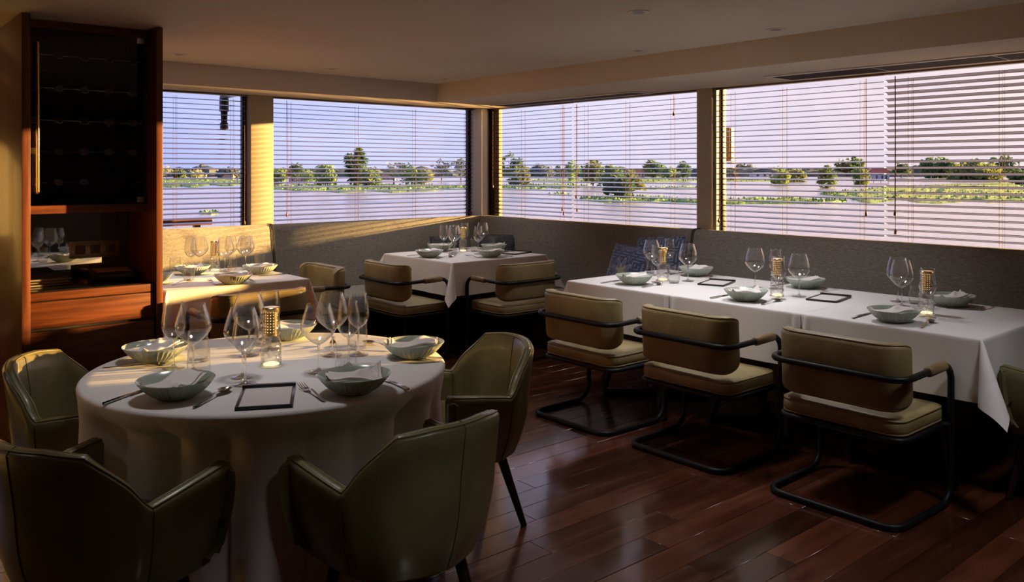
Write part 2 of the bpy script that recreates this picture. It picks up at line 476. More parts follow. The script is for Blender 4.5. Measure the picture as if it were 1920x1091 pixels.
# ------------------------------------------------------------------ the room
WX, WY = 5.37, 6.77            # inner faces of the right and the left window walls
TOP, SILL, CEIL = 2.115, 0.95, 2.284
DEP = 0.15
def struct(mb, name, mat, parent=None, **k):
    o = mb.build(name, mat, parent, **k)
    if parent is None: o['kind'] = 'structure'
    return o
floor = struct(MB().box(-3.6, 5.6, -3.6, 7.0, -0.12, -0.012), 'floor', 'floor_dark')
random.seed(11)
PW = 0.132
plank_len = [0.62, 0.86, 1.08, 1.34, 1.7]
plank_mesh = [MB().box(0, L, 0, PW - 0.0016, -0.0125, 0.0).mesh('plank', 'floor_wood', bevel=0.0012, segs=1) for L in plank_len]
nplank = 0
for j in range(47):
    y = 0.62 + j * PW
    xs = -0.2 if y > 2.2 else 1.4
    x = xs - random.random() * 0.9
    while x < 5.34 and nplank < 298:
        i = random.choices(range(5), (2, 3, 4, 4, 3))[0]
        L = plank_len[i]
        o = put('plank', plank_mesh[i], floor, (x, y, random.uniform(-0.0006, 0.0006)))
        x += L + 0.0012; nplank += 1
print('planks', nplank)
fl2 = MB()
for j in range(32):
    y = 0.62 - (j + 1) * PW
    fl2.box(-3.6, 5.4, y, y + PW - 0.0016, -0.0125, 0.0)
for j in range(47):
    y = 0.62 + j * PW
    fl2.box(-3.6, (-1.12 if y > 2.2 else 0.48), y, y + PW - 0.0016, -0.0125, -0.0008)
o = fl2.build('plank_field', 'floor_wood', floor); o['kind'] = 'stuff'

ceiling = struct(MB().box(-3.7, 5.52, -3.7, 6.92, CEIL, CEIL + 0.12), 'ceiling', 'ceiling_paint')
MB().box(-3.6, 5.52, 6.35, 6.92, TOP, CEIL + 0.01).build('soffit', 'ceiling_paint', ceiling, bevel=0.006)
MB().box(4.50, 5.52, -3.6, 6.36, TOP, CEIL + 0.01).build('soffit', 'ceiling_paint', ceiling, bevel=0.006)

wl = MB()
wl.box(-3.6, 5.52, WY, WY + DEP, 0, SILL)
wl.box(-3.6, 5.52, WY, WY + DEP, TOP, CEIL + 0.1)
wl.box(2.881, 3.085, WY, WY + DEP, SILL, TOP)          # column between the first and second window
wl.box(0.35, 1.0, WY, WY + DEP, SILL, TOP)
wl.box(-3.6, -2.9, WY, WY + DEP, SILL, TOP)
wl.box(-1.5, 0.35, WY, WY + DEP, SILL, TOP)
struct(wl, 'wall_left', 'wall_paint', bevel=0.004)
wr = MB()
wr.box(WX, WX + DEP, -3.6, WY + DEP, 0, SILL)
wr.box(WX, WX + DEP, -3.6, WY + DEP, TOP, CEIL + 0.1)
wr.box(WX, WX + DEP, 3.904, 4.05, SILL, TOP)           # column between the third and fourth window
wr.box(WX, WX + DEP, -3.6, 1.12, SILL, TOP)
struct(wr, 'wall_right', 'wall_paint', bevel=0.004)
struct(MB().box(5.29, 5.369, 6.675, 6.92, SILL, TOP).box(5.3705, 5.52, 6.772, 6.92, SILL, TOP), 'trim_1', 'white_enamel', bevel=0.006)     # corner post
wb = MB(); wb.box(-3.7, 5.52, -3.75, -3.6, 0, CEIL + 0.1)
struct(wb, 'wall_back', 'wall_paint')
we = MB(); we.box(-3.75, -3.6, -3.7, 6.92, 0, SILL).box(-3.75, -3.6, -3.7, 6.92, TOP, CEIL + 0.1).box(-3.75, -3.6, -3.7, 6.92, SILL, TOP)
struct(we, 'wall_far', 'wall_paint')

def window(name, a, b, side, jamb=None):
    """dark frame and pane in an opening from a to b; side 'L' runs along x, 'R' along y"""
    F = MB()
    d0, d1 = (WY + 0.09, WY + 0.135) if side == 'L' else (WX + 0.09, WX + 0.135)
    w = 0.035
    def bar(p0, p1, z0, z1):
        if side == 'L': F.box(p0, p1, d0, d1, z0, z1)
        else: F.box(d0, d1, p0, p1, z0, z1)
    bar(a, b, SILL, SILL + w); bar(a, b, TOP - 0.008, TOP)
    bar(a, a + w, SILL + w, TOP - 0.008); bar(b - w, b, SILL + w, TOP - 0.008)
    if name == 'window_3': bar(b - 0.09, b - w - 0.001, SILL + w, TOP - 0.008)
    o = F.build(name, 'frame_dark', bevel=0.003); o['kind'] = 'structure'
    g = MB()
    e = 0.02
    if side == 'L': g.box(a + e, b - e, d0 + 0.018, d0 + 0.024, SILL + e, TOP - e)
    else: g.box(d0 + 0.018, d0 + 0.024, a + e, b - e, SILL + e, TOP - e)
    g.build('pane', 'pane_glass', o)
    if jamb:
        j = MB()
        if name == 'window_3': j.box(WX + 0.092, WX + 0.132, b - 0.165, b - 0.092, SILL + 0.036, TOP - 0.01)
        else: j.box(WX + 0.028, WX + 0.088, b - 0.022, b - 0.001, SILL, TOP)
        j.build('jamb', 'frame_cream', o)
    return o
window('window_1', 1.0, 2.881, 'L')
window('window_2', 3.085, 5.29, 'L')
window('window_3', 4.05, 6.771, 'R', jamb=True)
window('window_4', 1.12, 3.904, 'R', jamb=True)
window('window_5', -2.9, -1.5, 'L')

# ------------------------------------------------------------------ blinds
PITCH = 0.0405
def blind(label, side, a, b, tilt, ladders, pulls=()):
    """slats run from a to b along the wall"""
    L = b - a
    if side == 'L': t = thing('venetian_blind', label, 'blind', (a, WY + 0.055, 0), 0)
    else: t = thing('venetian_blind', label, 'blind', (WX + 0.055, b, 0), R(-90))
    t['group'] = 'wooden blinds at the windows'
    loc = lambda p: (p - a) if side == 'L' else (b - p)
    sm = MB()
    prof = [(-0.024, 0.0), (-0.010, 0.0016), (0.010, 0.0016), (0.024, 0.0)]
    ca, sa = math.cos(R(tilt)), math.sin(R(tilt))
    rows = []
    loop = [(y, z + 0.0015) for y, z in prof] + [(y, z - 0.0015) for y, z in reversed(prof)]
    for x in (0.004, L - 0.004):
        rows.append([(x, y * ca - z * sa, y * sa + z * ca) for y, z in loop])
    sm.grid(rows, closev=True)
    sm.add(rows[0], [tuple(range(8))]); sm.add(rows[1], [tuple(range(7, -1, -1))])
    me = sm.mesh('slat', 'slat_wood', angle=50)
    z = SILL + 0.055; k = 0
    while z < TOP - 0.028:
        put('slat', me, t, (0, 0, z)); z += PITCH
    MB().box(0.002, L - 0.002, -0.026, 0.026, TOP - 0.016, TOP - 0.001).build('head_rail', 'slat_wood', t, bevel=0.002)
    MB().box(0.003, L - 0.003, -0.025, 0.025, SILL + 0.006, SILL + 0.024).build('bottom_rail', 'slat_wood', t, bevel=0.003)
    for p in ladders:
        m = MB(); x = loc(p)
        for dy in (-0.027, 0.027): m.tube([(x, dy, SILL + 0.02), (x, dy, TOP - 0.04)], 0.0011, 4)
        m.tube([(x + 0.02, 0, SILL + 0.02), (x + 0.02, 0, TOP - 0.04)], 0.0009, 4)
        m.build('ladder_cord', 'cord_red', t)
    for p, z0 in pulls:
        x = loc(p)
        m = MB().tube([(x, -0.034, TOP - 0.03), (x + 0.002, -0.036, (TOP + z0) / 2), (x, -0.035, z0 + 0.03)], 0.0022, 6)
        c = m.build('pull_cord', 'cord_red', t)
        m = MB().lathe([(0, 0.036), (0.006, 0.034), (0.005, 0.028), (0.008, 0.018), (0.0085, 0.004), (0.006, 0.0), (0, 0)], 10, (x, -0.035, z0))
        m.build('tassel', 'tassel_wood', c)
    return t
blind('dark slatted wooden blind beside the wine cabinet, leftmost of the windows', 'L', 1.15, 2.862, 11, (1.5, 2.271, 2.74), ((2.835, 1.02),))
blind('wide dark wooden blind behind the sunlit column, left of the corner post', 'L', 3.10, 5.275, 11, (3.255, 3.925, 4.565, 5.20), ((3.215, 1.075), (5.235, 1.03)))
blind('wooden blind just right of the corner post', 'R', 5.475, 6.665, 12, (6.183, 5.63), ((5.595, 1.10), (5.575, 1.06), (6.62, 1.3)))
blind('wooden blind left of the right wall column, two tassels hanging from its left end', 'R', 4.065, 5.462, 10, (5.316, 4.816, 4.33), ((5.412, 1.22), (5.40, 1.10), (4.292, 1.92)))
blind('wooden blind right of the right wall column, slats nearly level', 'R', 2.568, 3.888, 10, (3.75, 3.309, 2.73), ((2.685, 1.17), (3.855, 1.07)))
blind('wooden blind nearest the viewer with thicker looking tilted slats', 'R', 1.14, 2.567, -16, (2.411, 1.878, 1.35), ((2.493, 1.18), (2.490, 1.06)))

# ------------------------------------------------------------------ ceiling fixtures
def downlight(label, x, y, energy, seen=True):
    t = thing('downlight', label, 'ceiling light', (x, y, CEIL), 0, 'recessed ceiling spots')
    MB().lathe([(0.055, -0.0005), (0.054, -0.004), (0.040, -0.006), (0.036, -0.002), (0.034, -0.0005)], 28, (0, 0, 0)).build('trim_ring', 'white_enamel', t)
    MB().lathe([(0.0345, -0.001), (0.022, -0.0035), (0, -0.0035)], 20).build('lens', 'lamp_lens', t)
    l = bpy.data.lights.new('bulb', 'SPOT'); l.energy = energy; l.color = (0.99, 0.97, 0.98)
    l.spot_size = R(98); l.spot_blend = 0.7; l.shadow_soft_size = 0.16
    o = bpy.data.objects.new('bulb', l); COL.objects.link(o); o.parent = t; o.location = (0, 0, -0.02)
    return t
DL = 54
downlight('round white recessed spot in the ceiling above the walkway, top centre of the picture', 3.258, 2.822, DL)
downlight('round recessed ceiling spot nearest the long table soffit, farthest right', 4.263, 2.657, DL)
downlight('round recessed ceiling spot beside the right soffit, middle one of its row', 4.306, 3.729, DL)
downlight('round recessed ceiling spot just right of the wine cabinet top', 2.005, 5.928, DL * 0.7)
downlight('round recessed ceiling spot midway along the left soffit', 3.212, 5.967, DL * 0.7)
downlight('round recessed ceiling spot in the inner corner of the two soffits', 4.315, 5.977, DL * 0.7)
downlight('unseen recessed ceiling spot added over the round table, above the picture edge', 1.30, 2.90, DL * 0.55)  # unseen spot, added to light the round table

downlight('unseen ceiling spot added as fill over the near end of the long table', 3.45, 0.75, DL)  # added fill lamp, lightens the chairs at the right
downlight('unseen ceiling spot added as fill near the viewer, outside the picture', 1.3, 0.7, DL)  # added fill lamp out of view, for the front chair backs
downlight('unseen ceiling spot added as fill behind the viewer, nearer the back wall', 2.4, -0.9, DL)  # another added lamp out of view, softens the light on the chairs
downlight('unseen ceiling spot added as faint fill left of the viewer, beyond the wine cabinet', -0.5, 3.2, DL * 0.2)  # faint added fill from the left, outside the view
def diffuser(label, x0, x1, y0, y1, divs):
    t = thing('air_diffuser', label, 'vent', ((x0 + x1) / 2, (y0 + y1) / 2, TOP), 0, 'air diffusers under the right soffit')
    hx, hy = (x1 - x0) / 2, (y1 - y0) / 2
    f = MB(); w = 0.030
    f.box(-hx, hx, -hy, -hy + w, -0.008, -0.0005).box(-hx, hx, hy - w, hy, -0.008, -0.0005)
    f.box(-hx, -hx + w, -hy + w, hy - w, -0.008, -0.0005).box(hx - w, hx, -hy + w, hy - w, -0.008, -0.0005)
    f.build('frame', 'white_enamel', t, bevel=0.002)
    MB().box(-hx + w, hx - w, -hy + w, hy - w, -0.0025, -0.0008).build('backing', 'grille_dark', t)
    n = 9
    for i in range(n):
        x = -hx + w + (i + 0.5) * (2 * hx - 2 * w) / n
        MB().box(x - 0.004, x + 0.004, -hy + w, hy - w, -0.007, -0.0026).build('vane', 'grille_dark', t)
    for d in divs:
        MB().box(-hx + w, hx - w, d - (y0 + y1) / 2 - 0.006, d - (y0 + y1) / 2 + 0.006, -0.0085, -0.0071).build('divider', 'frame_cream', t)
diffuser('long linear air diffuser under the soffit near the corner post', 5.10, 5.345, 4.46, 6.30, (5.4,))
diffuser('long linear air diffuser under the soffit right of the wall column', 4.985, 5.325, 0.9, 3.20, (2.47, 1.78))

# ------------------------------------------------------------------ wine cabinet
def cabinet():
    x0, x1, yf, yb = 0.857, 1.557, 4.87, 5.50
    t = thing('wine_cabinet', 'tall mahogany wine cabinet with a dark glass door and drawers below', 'cabinet', (0, 0, 0))
    t['category'] = 'cabinet'
    MB().box(x0, x0 + 0.040, yf, yb, 0, 2.281).build('side_panel', 'mahogany', t, bevel=0.002)
    MB().box(x1 - 0.036, x1, yf, yb, 0, 2.281).build('side_panel', 'mahogany', t, bevel=0.002)
    a, b = x0 + 0.040, x1 - 0.036
    MB().box(a, b, yb - 0.02, yb, 0.05, 2.27).build('back_panel', 'niche_panel', t)
    MB().box(a, b, 5.04, yb - 0.02, 2.238, 2.28).build('top_rail', 'mahogany_cross', t)
    MB().box(a, b, 5.04, yb - 0.02, 1.238, 1.282).build('middle_rail', 'mahogany_cross', t)
    MB().box(a, b, yf + 0.030, yb - 0.02, 0.835, 0.841).build('worktop', 'black_gloss', t)
    MB().box(a, b, yf + 0.012, yb - 0.02, 0.792, 0.835).build('worktop_edge', 'mahogany_cross', t, bevel=0.002)
    for z0, z1 in ((0.648, 0.786), (0.33, 0.632), (0.075, 0.325)):
        MB().box(a + 0.002, b - 0.002, yf + 0.012, yf + 0.034, z0, z1).build('drawer', 'mahogany_cross', t, bevel=0.002)
    MB().box(a, b, yf + 0.036, yb - 0.03, 0.07, 0.79).build('carcass', 'frame_dark', t)
    MB().box(a, b, yf + 0.05, yb - 0.03, 0.0, 0.07).build('plinth', 'frame_dark', t)
    MB().box(a, 1.369, 5.395, 5.401, 0.842, 1.237).build('mirror', 'mirror_dark', t)
    MB().box(1.371, b, 5.39, 5.401, 0.842, 1.237).build('niche_panel', 'niche_panel', t)
    MB().box(a + 0.001, a + 0.012, 5.06, 5.47, 1.283, 2.237).build('chamber_lining', 'black_lacquer', t)
    MB().box(b - 0.012, b - 0.001, 5.06, 5.47, 1.283, 2.237).build('chamber_lining', 'black_lacquer', t)
    MB().box(a + 0.013, b - 0.013, 5.465, 5.478, 1.283, 2.237).build('chamber_lining', 'black_lacquer', t)
    d = MB().box(a + 0.006, b - 0.055, 5.028, 5.036, 1.286, 2.234).build('door', 'door_glass', t)
    h = MB().tube(fillet([(0.952, 5.028, 2.150), (0.952, 4.985, 2.150), (0.952, 4.985, 1.355), (0.952, 5.028, 1.355)], 0.006, 4), 0.0085, 10)
    h.build('handle', 'brass_handle', d)
    for z in (2.20, 1.290):
        MB().box(b - 0.060, b - 0.022, 5.020, 5.027, z, z + 0.030).build('hinge', 'chrome', d)
    MB().box(a + 0.003, a + 0.020, 5.018, 5.027, 1.285, 1.318).build('hinge', 'chrome', d)
    # wire racks: each shelf has a front and a back wire with dips for the bottles
    xs = [0.945 + i * 0.128 for i in range(5)]
    for zi, z in enumerate((2.10, 1.92, 1.745, 1.575, 1.405)):
        m = MB()
        for y, dz, amp, wd in ((5.075, 0.0, 0.017, 0.020), (5.33, -0.03, 0.03, 0.045)):
            pts = [(a + 0.014, y, z + dz)]
            for xx in xs:
                for f, d_ in ((-1, 0), (-0.62, 1), (0.62, 1), (1, 0)):
                    px = xx + f * wd
                    if a + 0.016 < px < b - 0.016: pts.append((px, y, z + dz - amp * d_))
            pts.append((b - 0.014, y, z + dz))
            m.tube(fillet(pts, 0.008, 3), 0.0022, 5)
        m.build('wire_rack', 'chrome', t)
    return t, xs
cab, rack_x = cabinet()
def bottle(cap):
    def mk():
        t = thing('wine_bottle', '', 'bottle')
        # lying along +y, neck towards -y
        pr = [(0, 0.0), (0.030, 0.0), (0.036, 0.006), (0.036, 0.165), (0.030, 0.195), (0.016, 0.222), (0.0145, 0.235)]
        m = MB().lathe(pr, 18); m.v = [(x, -z + 0.30, y) for x, y, z in m.v]
        m.build('body', 'bottle_green', t)
        m = MB().lathe([(0.015, 0.232), (0.0155, 0.29), (0.0165, 0.292), (0.0165, 0.302), (0.012, 0.303), (0, 0.303)], 14); m.v = [(x, -z + 0.30, y) for x, y, z in m.v]
        m.build('capsule', cap, t)
        return t
    return mk
for row, z, names in ((1, 1.92, 'second'), (2, 1.745, 'third'), (3, 1.575, 'fourth'), (4, 1.405, 'lowest')):
    idx = {1: (1, 2, 3, 4), 2: (0, 1, 2, 3, 4), 3: (0, 1, 2, 3, 4), 4: (1, 2)}[row]
    for i in idx:
        cap = 'capsule_gold' if (row, i) in ((2, 1), (3, 0), (3, 1), (2, 0), (2, 2)) else 'capsule_cream'
        look = 'gold' if cap == 'capsule_gold' else 'cream'
        o = place('bottle_' + cap, bottle(cap), 'dark wine bottle with %s capsule on the %s rack, %s dip from the left' % (look, names, ('first', 'second', 'third', 'fourth', 'fifth')[i]),
                  (rack_x[i], 5.065, z + 0.003), 0, 'wine bottles in the cabinet')
# socket plate in the niche
sp = thing('socket_plate', 'bronze wall plate with a switch and two sockets in the cabinet niche', 'socket', (1.330, 5.392, 1.005))
MB().box(-0.135, 0.135, -0.012, -0.001, -0.050, 0.050).build('face_plate', 'plate_brass', sp, bevel=0.002)
for x in (-0.082, 0.0, 0.082):
    f = MB().box(x - 0.027, x + 0.027, -0.0165, -0.0125, -0.026, 0.026).build('switch' if x < -0.05 else 'socket', 'socket_grey', sp, bevel=0.001)
    if x > -0.05:
        MB().box(x - 0.003, x + 0.003, -0.0175, -0.0166, 0.004, 0.016).build('pin_slot', 'black_gloss', f)
        for q in (-0.011, 0.011): MB().box(x + q - 0.005, x + q + 0.005, -0.0175, -0.0166, -0.013, -0.008).build('pin_slot', 'black_gloss', f)
bx = thing('leather_box', 'black box with a tan paper sheet on top, right side of the cabinet shelf', 'box', (1.385, 5.245, 0.841), R(-8))
MB().box(-0.110, 0.110, -0.13, 0.13, 0.0005, 0.050).build('case', 'menu_black', bx, bevel=0.004)
MB().box(-0.09, 0.09, -0.11, 0.11, 0.0505, 0.0535).build('sheet', 'kraft', bx)
for i, nm in enumerate(('lowest', 'middle', 'topmost')):
    bk = thing('menu_folder', 'dark menu folder with pale pages on the cabinet shelf, %s of three' % nm, 'folder', (1.025, 5.235, 0.8415 + i * 0.0145), R((4, -3, 2)[i]), 'folders on the cabinet shelf')
    MB().box(-0.11, 0.11, -0.15, 0.15, 0.0, 0.003).box(-0.11, 0.11, -0.15, 0.15, 0.0105, 0.0135).box(-0.11, -0.106, -0.15, 0.15, 0.003, 0.0105).build('cover', 'menu_black', bk)
    MB().box(-0.105, 0.107, -0.147, 0.147, 0.0032, 0.0103).build('pages', 'page_edge', bk)

# ------------------------------------------------------------------ banquettes
def banquette(label, side, a, b, ends=(1, 1)):
    """built along local x from a to b; front looks to local -y; wall at local y = 0"""
    if side == 'L': t = thing('banquette', label, 'bench', (a, WY, 0), 0)
    else: t = thing('banquette', label, 'bench', (WX, b, 0), R(-90))
    t['group'] = 'grey linen banquettes along the windows'
    L = b - a
    prof = [(-0.205, 0.44), (-0.135, 0.96), (-0.13, 0.985), (-0.118, 1.008), (-0.095, 1.018), (-0.04, 1.018), (-0.016, 1.008), (-0.006, 0.985), (-0.004, 0.44)]
    rows = []
    for x, ins in ((0.001, 0.020 * ends[0]), (0.004, 0.008 * ends[0]), (0.012, 0.0), (L - 0.012, 0.0), (L - 0.004, 0.008 * ends[1]), (L - 0.001, 0.020 * ends[1])):
        row = []
        for y, z in prof:
            cy = -0.08
            row.append((x, y + (ins if y < cy else -ins) * (1 if abs(y - cy) > 0.03 else 0.3), z - (ins if z > 0.9 else 0)))
        rows.append(row)
    m = MB().grid(rows, closev=True); m.add(rows[0], [tuple(range(9))]); m.add(rows[-1], [tuple(range(8, -1, -1))])
    m.build('backrest', 'linen', t, angle=60)
    m = MB()
    pad(m, (L - 0.006) / 2, 0.275, 0.05, [(0.012, 0.302), (0.0, 0.315), (0.0, 0.425), (0.008, 0.442), (0.035, 0.452)], L / 2, -0.452, topc=0.456, botc=0.302)
    m.build('seat_cushion', 'linen', t, angle=50)
    MB().box(0.004, L - 0.004, -0.66, -0.01, 0.0, 0.299).build('plinth', 'frame_dark', t)
    for ex, on in ((0.003, ends[0]), (L - 0.003, ends[1])):
        if not on: continue
        pts = [(ex, y - (0.004 if y < -0.08 else 0), z + (0.004 if z > 0.9 else 0)) for y, z in prof[:6]]
        MB().tube(fillet(pts, 0.01, 2), 0.0035, 6).build('piping', 'seam_thread', t)
    return t
banquette('grey linen banquette left of the backrest seam under the sunlit column', 'L', 0.60, 3.013)
banquette('grey linen banquette from the backrest seam to the corner, crossed by the slanting sun edge', 'L', 3.019, 5.165, (1, 0))
banquette('grey linen banquette from the corner to the right wall column', 'R', 3.993, 6.039, (0, 1))
banquette('grey linen banquette behind the long table, right of the wall column', 'R', -0.4, 3.987)
cb = thing('corner_bench', 'grey linen corner block of the banquette, where both window walls meet', 'bench', (0, 0, 0), 0)
m = MB()
m.box(5.165, 5.366, 6.04, 6.766, 0.45, 1.012)
m.box(5.165, 5.24, 6.085, 6.65, 0.45, 0.452)
MB().box(5.164, 5.366, 6.04, 6.766, 0.0, 0.449).build('plinth', 'frame_dark', cb)
m = MB()
pr = [(-0.205, 0.451), (-0.135, 0.96), (-0.13, 0.985), (-0.118, 1.008), (-0.095, 1.018), (-0.004, 1.018), (-0.004, 0.451)]
rows = [[(5.37 + y, 6.040, z) for y, z in pr], [(5.37 + y, 6.77 + y, z) for y, z in pr], [(5.166, 6.77 + y, z) for y, z in pr]]
m.grid(rows); m.build('backrest', 'linen', cb, angle=40)
for dx in (0,):
    MB().tube([(5.37 - 0.205 - 0.003, 6.77 - 0.205 - 0.003, 0.46), (5.37 - 0.137, 6.77 - 0.137, 0.965), (5.37 - 0.11, 6.77 - 0.11, 1.016)], 0.004, 6).build('piping', 'tassel_wood', cb)

# throw cushions: local y,z in the cushion's plane, x its thickness
def cushion(label, mat, size, loc, rz, lean, roll=0):
    t = MB(); n = 15; rows = []
    h = size / 2
    for s in (1, -1):
        rows = []
        for i in range(n):
            row = []
            for k in range(n):
                u = -1 + 2 * i / (n - 1); v = -1 + 2 * k / (n - 1)
                bulge = (max(0, 1 - u ** 4) * max(0, 1 - v ** 4)) ** 0.6
                pin = 1 - 0.07 * (1 - abs(v) ** 2) * abs(u) ** 3
                pin2 = 1 - 0.07 * (1 - abs(u) ** 2) * abs(v) ** 3
                row.append((s * (0.004 + 0.062 * bulge + 0.004 * math.sin(5 * u + 3 * v)), h * u * pin2, h * v * pin))
            rows.append(row)
        t.grid(rows)
    # closing strip
    o = t.build('throw_cushion', mat, angle=60, merge=False)
    o.location = loc; o.rotation_euler = (R(roll), R(lean), R(rz))
    tag(o, label, 'cushion', 'throw cushions on the banquettes')
    pts = []
    for i in range(48):
        a = i / 48 * 4; e = int(a); f = -1 + 2 * (a - e)
        u, v = ((f, -1), (1, f), (-f, 1), (-1, -f))[e]
        pin = 1 - 0.07 * (1 - abs(v) ** 2) * abs(u) ** 3; pin2 = 1 - 0.07 * (1 - abs(u) ** 2) * abs(v) ** 3
        pts.append((0, h * u * pin2, h * v * pin))
    MB().tube(pts, 0.006, 6, closed=True).build('piping', mat, o)
    return o
cushion('blue throw cushion with a flower, in front of the patterned one', 'cushion_blue', 0.42, (4.985, 4.44, 0.664), -6, 17, roll=4)
cushion('navy throw cushion with pale key pattern, leaning on the backrest behind the flowered one', 'cushion_greek', 0.46, (5.125, 4.23, 0.722), 3, 15, roll=-4)
cushion('dark cushion against the right backrest in the corner, beside the wine glasses', 'cushion_dark', 0.40, (5.10, 6.22, 0.655), 30, 14)
cushion('dark cushion against the left backrest in the corner, behind the candle lamp', 'cushion_dark', 0.40, (4.74, 6.475, 0.655), 92, 14)
# ------------------------------------------------------------------ tables and cloths
ZT = 0.742                       # top of the cloth
def xtable(label, cx, cy, hx, hy, base=(0, 0), legs='x', group=None):
    t = thing('dining_table', label, 'table', (cx, cy, 0), 0, group)
    MB().box(-hx, hx, -hy, hy, ZT - 0.036, ZT - 0.005).build('table_top', 'dark_wood_leg', t, bevel=0.004)
    bx, by = base
    if legs == 'x':
        f, g = 0.27, 0.25
        for s in (1, -1):
            MB().beam((bx - f, by - s * g, 0.022), (bx + f, by + s * g, 0.022), 0.045, 0.040).build('floor_bar', 'black_steel', t, bevel=0.002)
            for e in (1, -1):
                MB().beam((bx + e * f, by + e * s * g, 0.043), (bx + e * 0.13, by + e * s * 0.12, ZT - 0.05), 0.045, 0.040).build('leg', 'black_steel', t, bevel=0.002)
        MB().box(bx - 0.2, bx + 0.2, by - 0.2, by + 0.2, ZT - 0.049, ZT - 0.0365).build('top_plate', 'black_steel', t)
    elif legs == '4':
        for sx in (1, -1):
            for sy in (1, -1):
                MB().beam((bx + sx * (hx - 0.08), by + sy * (hy - 0.08), 0.0), (bx + sx * (hx - 0.08), by + sy * (hy - 0.08), ZT - 0.037), 0.04, 0.04).build('leg', 'black_steel', t, bevel=0.003)
    else:
        MB().lathe([(0, 0), (0.27, 0), (0.27, 0.008), (0.25, 0.018), (0.05, 0.03), (0.04, 0.05)], 36).build('base', 'black_steel', t)
        MB().tube([(0, 0, 0.05), (0, 0, ZT - 0.037)], 0.038, 20).build('column', 'black_steel', t)
    return t
def cloth(label, x0, x1, y0, y1, drop, hang=(1, 1, 1, 1), seed=0, pleats=(), ripple=0.006, group=None, beta=20):
    """hang: -x, +x, -y, +y sides; a drop value per side"""
    rnd = random.Random(seed); ph = [rnd.uniform(0, 6.28) for _ in range(8)]
    hang = [h * drop for h in hang]; rad = 0.010
    def axis(a, b, ha, hb, n):
        out = []
        dz = [1.0, 0.93, 0.82, 0.70, 0.58, 0.46, 0.35, 0.25, 0.16, 0.09, 0.05, 0.03, 0.015, 0.005]
        if ha: out += [a - ha * d for d in dz]
        out += [a + (b - a) * i / n for i in range(n + 1)]
        if hb: out += [b + hb * d for d in reversed(dz)]
        return out
    nx = max(10, int((x1 - x0) / (0.011 if hang[2] or hang[3] else 0.03))); ny = max(10, int((y1 - y0) / 0.008))
    us = axis(x0, x1, hang[0], hang[1], nx); vs = axis(y0, y1, hang[2], hang[3], ny)
    rows = []
    for u in us:
        row = []
        for v in vs:
            dx = u - x1 if u > x1 else (u - x0 if u < x0 else 0.0)
            dy = v - y1 if v > y1 else (v - y0 if v < y0 else 0.0)
            px, py = min(max(u, x0), x1), min(max(v, y0), y1)
            d = math.hypot(dx, dy)
            if d < 1e-9:
                z = ZT + 0.0007 * mnoise.noise((u * 4, v * 4, seed)); row.append((px, py, z)); continue
            if d < rad * PI / 2:
                a = d / rad; o = rad * math.sin(a); w = rad * (1 - math.cos(a))
            else:
                o = rad; w = d - rad * (PI / 2 - 1)
            cx, cy = dx / d, dy / d
            t = min(1, w / drop)
            if abs(dx) > 1e-9 and abs(dy) > 1e-9:
                phi = math.atan2(abs(dy), abs(dx)); b = R(beta) * math.sin(2 * phi)
                o = o + w * math.sin(b); w = w * math.cos(b)
            s = py if abs(dx) > abs(dy) else px
            edge = min(abs(s - (y0 if abs(dx) > abs(dy) else x0)), abs(s - (y1 if abs(dx) > abs(dy) else x1)))
            rp = ripple * t * (0.9 + math.sin(s * 9 + ph[0]) + 0.6 * math.sin(s * 21 + ph[1]) + 0.4 * math.sin(s * 37 + ph[2]))
            rp = max(-0.004, rp) * min(1, edge / 0.12 + 0.15)
            for (pp, side, amp, wd) in pleats:
                if (side == 'x' and abs(dx) > abs(dy)) or (side == 'y' and abs(dy) > abs(dx)):
                    q = (s - pp) / wd
                    rp += amp * min(1, t * 2.2) * (math.exp(-q * q) - 0.55 * math.exp(-((q - 1.5) ** 2)))
            o += rp
            row.append((px + cx * o, py + cy * o, ZT - w))
        rows.append(row)
    m = MB().grid(rows)
    ob = m.build('tablecloth', 'cloth_white', angle=75)
    tag(ob, label, 'tablecloth', group or 'white tablecloths')
    return ob
GT = 'tables in a row under white cloths'
LX0, LX1 = 3.885, 4.875
LY = (1.425, 2.275, 3.122, 3.968)
nm = ('nearest the right picture edge', 'in the middle of the row of three', 'farthest from the viewer in the row')
for i in range(3):
    y0, y1 = LY[i], LY[i + 1]
    xtable('dark square table with crossed black steel base, %s' % nm[i], (LX0 + LX1) / 2, (y0 + y1) / 2, 0.480, (y1 - y0) / 2 - 0.012, base=(-0.09, -0.01), group=GT)
cloth('white tablecloth with a hanging corner point at the right end of the long row', LX0, LX1, LY[0], LY[1] - 0.0003, 0.285, (1, 0.8, 1, 0), 3, pleats=((LY[1] - 0.03, 'x', 0.030, 0.016),), beta=32)
cloth('white tablecloth on the middle table of the long row', LX0, LX1, LY[1] + 0.0003, LY[2] - 0.0003, 0.285, (1, 0.8, 0, 0), 5, pleats=((LY[2] - 0.03, 'x', 0.030, 0.016), (LY[1] + 0.03, 'x', 0.020, 0.014)))
cloth('white tablecloth at the far end of the long row, beside the blue cushions', LX0, LX1, LY[2] + 0.0003, LY[3], 0.285, (1, 0.8, 0, 1), 7, pleats=((LY[2] + 0.03, 'x', 0.020, 0.014),))
xtable('square table in the corner of the banquettes with thin black legs', 4.44, 5.845, 0.49, 0.49, legs='4')
cloth('white tablecloth on the corner table, near corner hanging in a long point', 3.94, 4.94, 5.345, 6.345, 0.275, (1, 0.78, 1, 0.78), 9, beta=31)
xtable('square table beside the wine cabinet, in the sun', 2.145, 5.665, 0.455, 0.465, legs='4')
cloth('sunlit white tablecloth beside the wine cabinet', 1.68, 2.61, 5.19, 6.14, 0.275, (1, 1, 1, 0.78), 12, ripple=0.009)
RC = (1.335, 2.95); RR = 0.648
